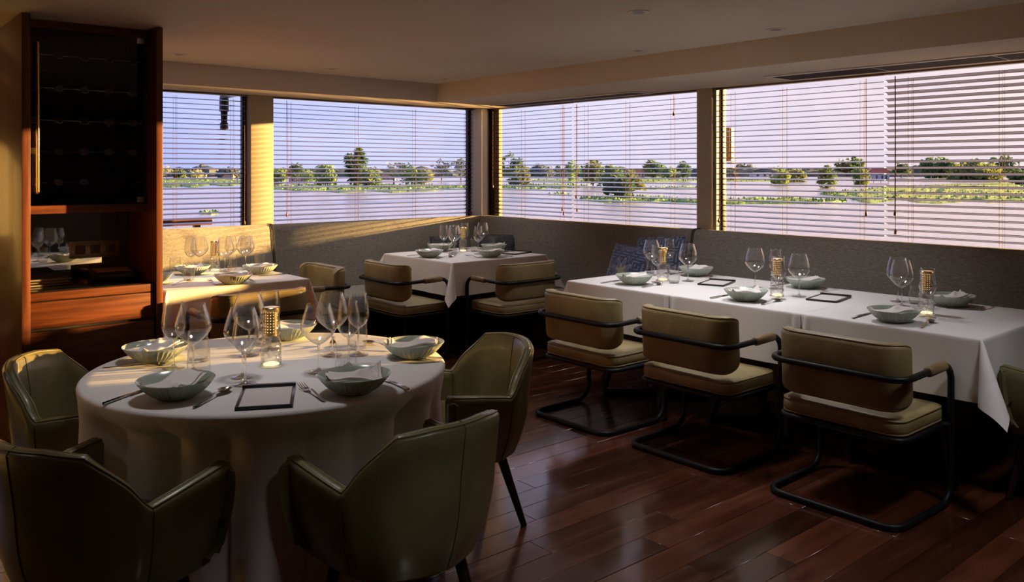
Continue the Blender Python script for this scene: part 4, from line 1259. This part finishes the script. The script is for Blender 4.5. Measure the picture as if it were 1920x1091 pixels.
# ---- wine glasses
GL = [
 (1, 1.077, 3.038, 'large wine glass %s, behind the front left bowl' % RT),
 (0, 1.040, 3.135, 'slim wine glass %s, just behind the large left one' % RT),
 (1, 1.178, 2.838, 'large wine glass %s, behind the slim front one' % RT),
 (0, 1.145, 2.736, 'slim wine glass %s, foremost, above the menu' % RT),
 (1, 1.339, 3.163, 'large wine glass %s, rear left of the lamp' % RT),
 (0, 1.446, 3.208, 'slim wine glass %s, directly behind the left side of the lamp' % RT),
 (1, 1.418, 2.736, 'large wine glass %s, just right of the lamp' % RT),
 (1, 1.588, 2.950, 'large wine glass %s, behind the one right of the lamp' % RT),
 (0, 1.545, 2.745, 'slim wine glass %s, behind the front right bowl' % RT),
 (0, 1.670, 2.890, 'slim wine glass %s, rear one right of the lamp' % RT),
 (1, 2.215, 6.120, 'large wine glass %s, front one left of the lamp' % ST),
 (0, 2.130, 6.060, 'slim wine glass %s, left one of the pair left of the lamp' % ST),
 (1, 2.330, 5.930, 'large wine glass %s, before the lamp' % ST),
 (0, 2.445, 6.105, 'slim wine glass %s, just right of the lamp' % ST),
 (1, 2.500, 5.970, 'large wine glass %s, right of the lamp above the right bowl' % ST),
 (0, 2.545, 6.075, 'slim wine glass %s, rear right one' % ST),
 (0, 4.390, 6.090, 'slim wine glass %s, leftmost' % CT),
 (1, 4.430, 5.985, 'large wine glass %s, second from its left' % CT),
 (0, 4.345, 5.885, 'slim wine glass %s, in front of the second glass' % CT),
 (0, 4.720, 6.210, 'slim wine glass %s, behind the lamp' % CT),
 (0, 4.518, 5.750, 'slim wine glass %s, before the large right one' % CT),
 (1, 4.860, 6.120, 'large wine glass %s, rightmost with a golden reflection' % CT),
 (1, 4.519, 3.791, 'large wine glass %s, farthest left in front of the blue cushions' % LT),
 (1, 4.456, 3.430, 'large wine glass %s, right of the farthest lamp' % LT),
 (0, 4.262, 3.530, 'slim wine glass %s, in front of the farthest lamp' % LT),
 (0, 4.700, 3.780, 'slim wine glass %s, behind the farthest lamp' % LT),
 (1, 4.520, 2.963, 'large wine glass %s, left of the middle lamp' % LT),
 (0, 4.570, 2.850, 'slim wine glass %s, behind the middle lamp' % LT),
 (0, 4.215, 2.610, 'slim wine glass %s, in front of the middle lamp' % LT),
 (1, 4.397, 2.590, 'large wine glass %s, right of the middle lamp' % LT),
 (1, 4.500, 2.045, 'large wine glass %s, front of the pair left of nearest lamp' % LT),
 (1, 4.640, 2.130, 'large wine glass %s, rear of the pair left of nearest lamp' % LT),
 (0, 4.255, 1.805, 'slim wine glass %s, in front of the nearest lamp' % LT),
]
for i, (b, x, y, lab) in enumerate(GL):
    place('glass%d' % b, wine_glass(b), lab, (x, y, TZ), i, 'wine glasses on the tables')
for i, (x, y, lab) in enumerate((
 (1.463, 3.315, 'water tumbler %s, rear left of the lamp' % RT),
 (1.040, 2.880, 'water tumbler %s, right of the front left bowl' % RT),
 (1.150, 3.190, 'water tumbler %s, beside the sunlit bowl' % RT),
 (1.475, 2.640, 'water tumbler %s, behind the front right bowl' % RT),
 (1.733, 3.003, 'water tumbler %s, rear right beyond the slim glasses' % RT),
 (1.967, 5.630, 'water tumbler %s, front left' % ST),
 (2.015, 6.040, 'water tumbler %s, rear left' % ST),
 (2.410, 6.000, 'water tumbler %s, right of the lamp' % ST),
 (2.565, 5.865, 'water tumbler %s, behind the right bowl' % ST),
 (4.250, 5.770, 'water tumbler %s, right of the near left bowl' % CT),
 (4.640, 5.960, 'water tumbler %s, right of the lamp foot' % CT),
 (4.910, 6.030, 'water tumbler %s, rear right by the bench corner' % CT),
 (4.310, 3.430, 'water tumbler %s, right of the farthest lamp foot' % LT),
 (4.600, 3.880, 'water tumbler %s, behind the farthest lamp' % LT),
 (4.650, 2.035, 'water tumbler %s, between the large pair and the nearest lamp' % LT),
)):
    place('tumbler', tumbler, lab, (x, y, TZ), i * 0.7, 'water tumblers on the tables')
for x, y, lab in (
 (1.330, 2.940, 'crystal table lamp with a gold top in the middle of the round table'),
 (2.291, 6.020, 'crystal table lamp with a gold top on the sunny table'),
 (4.570, 6.040, 'lit crystal table lamp with a gold top on the corner table'),
 (4.352, 3.555, 'lit crystal table lamp at the far end of the long table, before the cushions'),
 (4.310, 2.680, 'lit crystal table lamp at the middle of the long table'),
 (4.345, 1.850, 'lit crystal table lamp at the near end of the long table')):
    place('lamp', lamp, lab, (x, y, TZ), 0.2, 'crystal table lamps')
# ---- menus
def menu_at(lab, c, rz, w=0.085, d=0.128):
    place('menu', menu(w, d), lab, (c[0], c[1], TZ), R(rz), 'black menu holders')
menu_at('black framed menu holder at the front of the round table', (1.130, 2.530), -28)
menu_at('black framed menu holder on the corner table, at its right edge', (4.815, 5.595), -76)
menu_at('black framed menu holder on the long table, left of the middle front bowl', (4.500, 3.235), -72)
menu_at('black framed menu holder on the long table, right of the middle lamp', (4.440, 2.430), -80)
# ---- cutlery: kind, from handle end to tip
CUT = [
 ('k', (0.740, 2.800), (0.870, 2.885), 'table knife left of the front left bowl %s' % RT),
 ('s', (0.915, 2.565), (1.075, 2.700), 'spoon right of the front left bowl %s' % RT),
 ('s', (0.850, 3.290), (1.020, 3.185), 'spoon in front of the sunlit bowl %s' % RT),
 ('f', (1.247, 2.360), (1.275, 2.600), 'fork left of the front right bowl %s' % RT),
 ('k', (1.528, 2.355), (1.537, 2.500), 'table knife right of the front right bowl %s' % RT),
 ('f', (1.835, 2.590), (1.735, 2.770), 'fork in front of the right bowl %s' % RT),
 ('k', (1.870, 2.625), (1.775, 2.800), 'table knife in front of the right bowl %s' % RT),
 ('s', (1.830, 2.870), (1.800, 3.060), 'spoon behind the right bowl %s' % RT),
 ('f', (1.760, 3.260), (1.665, 3.090), 'fork right of the rear bowl %s' % RT),
 ('f', (2.010, 5.270), (2.050, 5.500), 'fork left of the front bowl %s' % ST),
 ('k', (2.265, 5.270), (2.290, 5.480), 'table knife right of the front bowl %s' % ST),
 ('k', (2.595, 5.500), (2.440, 5.510), 'table knife by the right bowl %s' % ST),
 ('s', (1.800, 5.440), (1.960, 5.560), 'spoon at the left %s' % ST),
 ('k', (3.985, 6.000), (4.120, 6.010), 'table knife left of the near left bowl %s' % CT),
 ('s', (4.000, 5.640), (4.200, 5.690), 'spoon right of the near left bowl %s' % CT),
 ('f', (4.310, 5.490), (4.330, 5.690), 'fork left of the front right bowl %s' % CT),
 ('k', (4.600, 5.400), (4.590, 5.600), 'table knife right of the front right bowl %s' % CT),
 ('k', (3.945, 3.725), (4.150, 3.745), 'table knife left of the farthest front bowl %s' % LT),
 ('s', (3.985, 3.420), (4.200, 3.440), 'spoon right of the farthest front bowl %s' % LT),
 ('f', (4.840, 3.420), (4.640, 3.425), 'fork right of the farthest rear bowl %s' % LT),
 ('k', (4.840, 3.730), (4.640, 3.725), 'table knife left of the farthest rear bowl %s' % LT),
 ('k', (3.940, 2.870), (4.150, 2.890), 'table knife left of the middle front bowl %s' % LT),
 ('s', (3.960, 2.555), (4.180, 2.575), 'spoon right of the middle front bowl %s' % LT),
 ('f', (4.850, 2.590), (4.650, 2.610), 'fork right of the middle rear bowl %s' % LT),
 ('k', (4.850, 2.930), (4.650, 2.930), 'table knife left of the middle rear bowl %s' % LT),
 ('k', (3.945, 2.030), (4.150, 2.045), 'table knife left of the nearest front bowl %s' % LT),
 ('s', (3.935, 1.700), (4.150, 1.735), 'spoon right of the nearest front bowl %s' % LT),
 ('f', (4.840, 1.710), (4.640, 1.725), 'fork right of the nearest rear bowl %s' % LT),
]
CK = {'k': ('knife', knife), 's': ('spoon', spoon), 'f': ('fork', fork)}
for k, a, b, lab in CUT:
    c = ((a[0] + b[0]) / 2, (a[1] + b[1]) / 2, TZ + 0.0006)
    place(CK[k][0], CK[k][1], lab, c, polar(a, b), 'steel cutlery on the tables')
# ------------------------------------------------------------------ outside: river, floating plants, trees, houses
WZ = -4.0
ty = R(90 - YAW)
FWD = Vector((math.cos(ty), math.sin(ty), 0)); RGT = Vector((math.sin(ty), -math.cos(ty), 0))
def far(px, dist, z=WZ):
    """a place far outside, by its bearing and its distance"""
    p = FWD * dist + RGT * ((px - 960) / 1561 * dist)
    return Vector((p.x, p.y, z))
def wdist(py): return 1561 * (EYE - WZ) / (py - 322.0)
m = MB().box(-2500, 3500, -2500, 3500, WZ - 2, WZ)
o = m.build('river', 'river_water'); o['kind'] = 'structure'
tag(o, 'pale lilac river water spreading to the horizon')
# distant tree line
rnd = random.Random(5)
m = MB()
for i in range(1400):
    px = rnd.uniform(-300, 2600); d = rnd.uniform(900, 1300)
    if (mnoise.noise((px * 0.012, 3.1, 0)) + 0.35) < 0: continue
    c = far(px, d, WZ); h = rnd.uniform(5, 16) * (0.7 + 0.5 * mnoise.noise((px * 0.03, 0, 2))); w = rnd.uniform(7, 18)
    base = len(m.v)
    n = 7
    pts = [(0, 0, 0)]
    ring0 = [(c.x + w * math.cos(2 * PI * k / n), c.y + w * math.sin(2 * PI * k / n), WZ) for k in range(n)]
    ring1 = [(c.x + w * rnd.uniform(0.7, 1.1) * math.cos(2 * PI * k / n), c.y + w * rnd.uniform(0.7, 1.1) * math.sin(2 * PI * k / n), WZ + h * rnd.uniform(0.45, 0.8)) for k in range(n)]
    m.grid([ring0, ring1], closev=True); m.fan(ring1, (c.x, c.y, WZ + h))
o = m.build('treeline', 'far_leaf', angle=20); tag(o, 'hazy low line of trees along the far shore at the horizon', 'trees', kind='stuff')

def island(label, px0, px1, y_near, y_far, seed, lumps=260):
    """floating mat of water hyacinth between two bearings and two distances"""
    rn = random.Random(seed); d0, d1 = wdist(y_near), wdist(y_far); hk = 0.45 if px1 - px0 < 60 else 0.8
    m = MB(); nu = max(10, int((px1 - px0) / 5)); nv = 12; rows = []
    for i in range(nu + 1):
        u = i / nu; px = px0 + (px1 - px0) * u
        taper = (1 - abs(2 * u - 1) ** 3.0) ** 0.7
        row = []
        for k in range(nv + 1):
            v = k / nv
            mid = 0.5 + 0.16 * mnoise.noise((u * 4, seed, 0))
            vv = mid + (v - 0.5) * (0.35 + 0.65 * taper) * (1 + 0.5 * mnoise.noise((u * 9, v * 2, seed))) * (0.06 + 0.94 * taper)
            py = y_near + (y_far - y_near) * vv
            d = wdist(max(325, py)); p = far(px, d)
            e = min(1, 6 * min(v, 1 - v)) * min(1, taper * 3)
            z = WZ - 0.15 + e * hk * (0.55 + 0.35 * mnoise.noise((p.x * 0.25, p.y * 0.25, seed)) + 0.25 * mnoise.noise((p.x * 0.9, p.y * 0.9, seed)))
            row.append((p.x, p.y, z))
        rows.append(row)
    m.grid(rows)
    for _ in range(lumps):
        i = rn.randrange(1, nu); k = rn.randrange(1, nv)
        p = Vector(rows[i][k]); s = rn.uniform(0.15, 0.4) * (d0 / 130) ** 0.5
        a = rn.uniform(0, 6.28); q = Vector((math.cos(a), math.sin(a), 0)) * s
        m.add([p - q, p + q, p + Vector((q.y * 0.3, -q.x * 0.3, s * rn.uniform(0.8, 1.6)))], [(0, 1, 2)])
    o = m.build('floating_plants', 'hyacinth', angle=30); tag(o, label, 'water plants', 'mats of floating green plants', kind='stuff')
island('green floating plant mat seen through the first window', 180, 480, 352, 333, 1)
island('small floating plant clump alone on the water in the first window', 372, 412, 402, 398, 2, 40)
island('long green plant mat below the tall palm group in the second window', 470, 905, 361, 344, 3, 500)
island('green plant mat right of the corner post', 905, 1110, 355, 345, 4, 300)
island('thin green plant strip far out in the third window', 985, 1320, 342, 335, 5, 160)
island('small low plant clump on open water in the third window', 1020, 1070, 366, 363, 6, 40)
island('bright plant mat in front of the dense bush in the third window', 1085, 1275, 381, 368, 7, 300)
island('plant mat behind the right wall column', 1255, 1590, 383, 373, 8, 300)
island('broad green plant bank at the right edge of the fourth window', 1535, 2080, 384, 344, 9, 700)
island('thin plant strip far out at the left of the fourth window', 1340, 1460, 341, 336, 10, 90)
island('narrow plant strip in mid river right of the dense bush', 1185, 1330, 355, 351, 11, 90)

def tree(label, px, y_base, y_top, wpx, mat, seed, shape='round', group='trees on the flooded shore'):
    rn = random.Random(seed); d = wdist(y_base); s = d / 1561
    H = (y_base - y_top) * s; W = wpx * s / 2 * (1.0 if shape == 'palm' else 1.18)
    p = far(px, d)
    t = thing('shore_tree', label, 'tree', p, 0, group)
    m = MB()
    tr = 0.018 * H + 0.05
    ht = {'round': 0.45, 'bush': 0.2, 'palm': 0.8, 'airy': 0.55}[shape]
    m.tube([(0, 0, -0.3), (0.1 * W * 0.3, 0, H * ht * 0.6), (0, 0.05 * W, H * ht)], [tr * 1.4, tr, tr * 0.7], 6)
    if shape in ('airy', 'round'):
        for _ in range(5):
            a = rn.uniform(0, 6.28); m.tube([(0, 0, H * ht * 0.55), (W * 0.5 * math.cos(a), W * 0.5 * math.sin(a), H * rn.uniform(0.6, 0.85))], [tr * 0.6, tr * 0.2], 5)
    m.build('trunk', 'bark', t)
    m = MB()
    if shape == 'palm':
        heads = [(W * 0.22, 0, H * 0.86, W * 0.55), (-W * 0.5, 0.2, H * 0.70, W * 0.55), (W * 0.52, 0, H * 0.66, W * 0.52), (0, 0, H * 0.62, W * 0.6), (-W * 0.45, 0, H * 0.44, W * 0.58), (W * 0.2, 0, H * 0.40, W * 0.6), (-W * 0.2, 0, H * 0.24, W * 0.6), (W * 0.45, 0, H * 0.22, W * 0.45)]
        for hx, hy, hz, hr in heads:
            for _ in range(90):
                a = rn.uniform(0, 6.28); e = rn.uniform(-1.1, 1.3)
                dr = Vector((math.cos(a) * math.cos(e), math.sin(a) * math.cos(e), math.sin(e)))
                c = Vector((hx, hy, hz)); tip = c + dr * hr * rn.uniform(0.75, 1.05) - Vector((0, 0, hr * 0.15))
                sd = dr.cross(Vector((0, 0, 1))).normalized() * hr * 0.16
                mdl = c + dr * hr * 0.6
                m.add([c, mdl + sd, tip, mdl - sd], [(0, 1, 2, 3)])
    else:
        cl = []
        nb = {'round': 22, 'bush': 26, 'airy': 24}[shape]
        for _ in range(nb):
            while True:
                q = Vector((rn.uniform(-1, 1), rn.uniform(-1, 1), rn.uniform(-1, 1)))
                if q.length < 1: break
            zc, zr = {'round': (0.56, 0.43), 'bush': (0.44, 0.50), 'airy': (0.64, 0.35)}[shape]
            cl.append((Vector((q.x * W * 0.75, q.y * W * 0.75, H * (zc + q.z * zr))), W * rn.uniform(0.22, 0.42) * (0.7 if shape == 'airy' else 1)))
        nl = {'round': 46, 'bush': 46, 'airy': 26}[shape]
        for c, rad in cl:
            for _ in range(nl):
                q = Vector((rn.gauss(0, 1), rn.gauss(0, 1), rn.gauss(0, 0.8))); q = q.normalized() * rad * rn.uniform(0.5, 1.1)
                pc = c + q
                if pc.z < 0.05: pc.z = 0.05
                n1 = Vector((rn.gauss(0, 1), rn.gauss(0, 1), rn.gauss(0, 1))).normalized(); n2 = n1.orthogonal().normalized()
                l = rad * rn.uniform(0.26, 0.46)
                m.add([pc + n1 * l, pc + n2 * l * 0.6, pc - n1 * l, pc - n2 * l * 0.6], [(0, 1, 2, 3)])
    me = bpy.data.meshes.new('crown'); me.from_pydata(m.v, [], m.f); me.materials.append(MATS[mat])
    put('crown', me, t)
    return t
W1, W2, W3, W4 = 'seen through the first window', 'seen through the second window', 'seen through the third window', 'seen through the fourth window'
TREES = [
 (312, 338, 310, 24, 'leaf_grey', 'airy', 'pale airy tree at the left edge %s, beside the cabinet' % W1),
 (337, 337, 318, 24, 'leaf_mid', 'bush', 'small round green bush %s' % W1),
 (368, 335, 322, 40, 'leaf_grey', 'airy', 'low pale thicket right of the round bush %s' % W1),
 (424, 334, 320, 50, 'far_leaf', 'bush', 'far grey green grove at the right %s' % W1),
 (520, 345, 313, 34, 'leaf_mid', 'bush', 'green tree at the left edge %s' % W2),
 (557, 343, 307, 28, 'leaf_dark', 'round', 'dark dome shaped tree above the orange roof %s' % W2),
 (580, 345, 319, 26, 'leaf_mid', 'bush', 'low green bush right of the orange roof %s' % W2),
 (610, 348, 309, 46, 'leaf_mid', 'bush', 'broad green tree left of the tall palm group %s' % W2),
 (668, 350, 276, 56, 'leaf_dark', 'palm', 'tall dark palm group, highest of all trees %s' % W2),
 (684, 350, 322, 52, 'leaf_mid', 'bush', 'low green thicket at the foot of the palm group %s' % W2),
 (696, 335, 317, 26, 'leaf_dark', 'round', 'dark small far tree just right of the palm group %s' % W2),
 (738, 347, 302, 46, 'leaf_grey', 'airy', 'airy greyish tree standing in the water %s' % W2),
 (772, 347, 311, 44, 'leaf_mid', 'round', 'olive green tree beside the airy one %s' % W2),
 (795, 345, 320, 34, 'leaf_yellow', 'bush', 'yellowish bush right of the olive tree %s' % W2),
 (828, 341, 298, 40, 'far_leaf', 'airy', 'grey green airy tree %s, second from its right end' % W2),
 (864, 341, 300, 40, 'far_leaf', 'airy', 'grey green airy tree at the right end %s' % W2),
 (934, 346, 286, 40, 'leaf_mid', 'round', 'tall green tree at the left end %s, by the corner post' % W3),
 (963, 346, 288, 40, 'leaf_dark', 'round', 'tall darker tree beside the one at the corner post %s' % W3),
 (972, 348, 312, 50, 'leaf_yellow', 'bush', 'yellow green bush under the tall trees %s' % W3),
 (1012, 332, 313, 50, 'far_leaf', 'bush', 'far blue green grove %s' % W3),
 (1046, 333, 309, 14, 'leaf_dark', 'round', 'tiny dark round tree right of the pale roof %s' % W3),
 (1074, 345, 303, 30, 'leaf_mid', 'round', 'green tree left of the hanging tassels %s' % W3),
 (1112, 350, 302, 50, 'leaf_yellow', 'round', 'large yellow green tree near the middle %s' % W3),
 (1146, 352, 310, 50, 'leaf_mid', 'bush', 'green bush between the large tree and the dense one %s' % W3),
 (1163, 374, 325, 62, 'leaf_dark', 'bush', 'dense dark bush standing in the water %s' % W3),
 (1186, 372, 318, 44, 'leaf_yellow', 'bush', 'yellowish bush at the right side of the dense dark one %s' % W3),
 (1225, 334, 304, 44, 'leaf_dark', 'round', 'flat topped dark tree right of the brown roof %s' % W3),
 (1252, 335, 311, 34, 'leaf_mid', 'bush', 'low green tree right of the flat topped one %s' % W3),
 (1281, 340, 305, 34, 'leaf_dark', 'round', 'dark tree at the right end %s' % W3),
 (1395, 330, 313, 50, 'far_leaf', 'bush', 'far grey green grove at the left %s' % W4),
 (1462, 347, 314, 38, 'leaf_mid', 'bush', 'green bush in the water before the red roofed house %s' % W4),
 (1490, 341, 320, 40, 'leaf_yellow', 'bush', 'yellowish low bush right of the red roofed house %s' % W4),
 (1549, 353, 313, 36, 'leaf_mid', 'bush', 'round green bush standing alone in the water %s' % W4),
 (1594, 331, 300, 54, 'leaf_dark', 'round', 'broad dark tree behind the water, left of the red boathouse %s' % W4),
 (1614, 346, 316, 34, 'leaf_mid', 'bush', 'green bush at the left side of the red boathouse %s' % W4),
 (1690, 333, 306, 30, 'leaf_dark', 'round', 'dark tree just right of the red boathouse %s' % W4),
 (1762, 334, 299, 60, 'leaf_dark', 'round', 'broad dark tree in the middle of the nearest blind %s' % W4),
 (1815, 336, 301, 50, 'leaf_dark', 'round', 'broad dark tree, second from the right end %s' % W4),
 (1880, 338, 296, 60, 'leaf_dark', 'airy', 'dark tree group with a pointed top at the right end %s' % W4),
 (1912, 346, 316, 40, 'leaf_dark', 'bush', 'dark bush at the right picture edge %s' % W4),
 (1830, 340, 320, 90, 'leaf_yellow', 'bush', 'long yellowish thicket on the plant bank %s' % W4),
]
for i, (px, yb, yt, w, mat, shp, lab) in enumerate(TREES):
    tree(lab, px, yb, yt, w, mat, 100 + i, shp)

def house(label, px, y_base, wpx, wall_h, roof_h, wall, roof, dist_scale=1.0, stilts=0.0, deep=0.7):
    d = wdist(y_base); s = d / 1561; w = wpx * s / 2; dp = w * deep
    p = far(px, d)
    t = thing('shore_house', label, 'house', p, math.atan2(RGT.y, RGT.x), 'houses on the far shore')
    z0 = stilts; z1 = z0 + wall_h * s; z2 = z1 + roof_h * s
    MB().box(-w * 0.88, w * 0.88, -dp * 0.85, dp * 0.85, z0, z1).build('wall', wall, t)
    m = MB(); e = w * 0.25
    m.add([(-w, -dp, z1), (w, -dp, z1), (w, dp, z1), (-w, dp, z1), (-w + e, 0, z2), (w - e, 0, z2)], [(0, 1, 5, 4), (2, 3, 4, 5), (1, 2, 5), (3, 0, 4), (3, 2, 1, 0)])
    m.build('roof', roof, t, angle=20)
    if z1 - z0 > 1.0:
        for x in (-0.5, 0.1, 0.55):
            MB().box(w * x - w * 0.1, w * x + w * 0.1, -dp * 0.87, -dp * 0.84, z0 + (z1 - z0) * 0.3, z0 + (z1 - z0) * 0.8).build('window', 'window_dark', t)
    if stilts:
        for sx in (-0.8, 0, 0.8):
            MB().tube([(sx * w, -dp * 0.7, -1), (sx * w, -dp * 0.7, z0)], 0.12, 6).build('stilt', 'bark', t)
house('small thatched hut on the plant mat seen through the first window', 429, 336, 22, 4, 4, 'house_wall', 'thatch')
house('orange roofed house among the trees left of the palm group', 559, 341, 34, 7, 6, 'house_wall', 'roof_orange')
house('low house with a pinkish roof right of the palm group', 728, 337, 30, 5, 5, 'house_wall', 'roof_orange')
house('pale grey roofed house far out right of the corner post', 1032, 331, 26, 4, 6, 'house_white', 'roof_grey')
house('brown roofed house beside the dense bush in the third window', 1197, 334, 24, 9, 9, 'house_wall', 'roof_orange')
house('small pale roofed house at the right of the third window', 1266, 335, 18, 5, 5, 'house_wall', 'roof_orange')
house('white and blue low house at the left of the fourth window', 1428, 332, 44, 6, 2.5, 'house_white', 'house_blue')
house('house with a wide red roof behind bushes in the fourth window', 1471, 334, 36, 7, 6, 'house_blue', 'roof_red')
house('red roofed blue boathouse standing in the water in the fourth window', 1648, 343, 34, 13, 12, 'house_blue', 'roof_red', stilts=1.0)

# things fixed outside the glass
t = thing('outside_lantern', 'dark hanging lantern outside the first window', 'lantern', (2.83, 7.22, 2.11))
MB().tube([(0, 0, -0.115), (0, 0, 0.0)], 0.040, 16).build('canopy', 'frame_dark', t)
MB().lathe([(0, -0.115), (0.030, -0.115), (0.026, -0.21), (0.034, -0.215), (0.034, -0.232), (0, -0.232)], 16).build('body', 'black_steel', t)
MB().lathe([(0, -0.233), (0.030, -0.233), (0.036, -0.25), (0.032, -0.275), (0, -0.276)], 16).build('shade', 'frame_dark', t)
MB().box(-0.02, 0.02, -0.30, 0.05, 0.001, 0.025).build('bracket', 'frame_dark', t)
t = thing('outside_panel', 'tall narrow brown panel outside the fourth window, pale strip for its sunlit edge', 'panel', (5.70, 3.975, 1.685))  # brown panel on the outside wall, gives no light
MB().box(-0.030, 0.030, -0.022, 0.022, -0.135, 0.135).build('housing', 'wood_cabin', t, bevel=0.004)
MB().box(-0.012, 0.026, -0.027, -0.0225, -0.13, 0.13).build('lens', 'frame_cream', t)  # pale strip for the panel's sunlit edge, sunlight put into its colour
MB().box(-0.175, 0.0, 0.0225, 0.045, -0.03, 0.03).build('bracket', 'frame_dark', t)
t = thing('deck_rail', 'brown deck railing top outside the foot of the first window', 'railing', (0, 0, 0))
MB().beam((0.3, 7.25, 1.03), (2.72, 7.25, 1.03), 0.10, 0.05).build('top_rail', 'tassel_wood', t, bevel=0.006)
for x in (0.6, 1.6, 2.6): MB().box(x - 0.025, x + 0.025, 7.225, 7.275, -0.12, 1.005).build('post', 'tassel_wood', t)
MB().box(-3.6, 6.4, 6.93, 7.6, -0.2, -0.12).build('outside_deck', 'wood_cabin')['kind'] = 'structure'
bpy.context.view_layer.update()
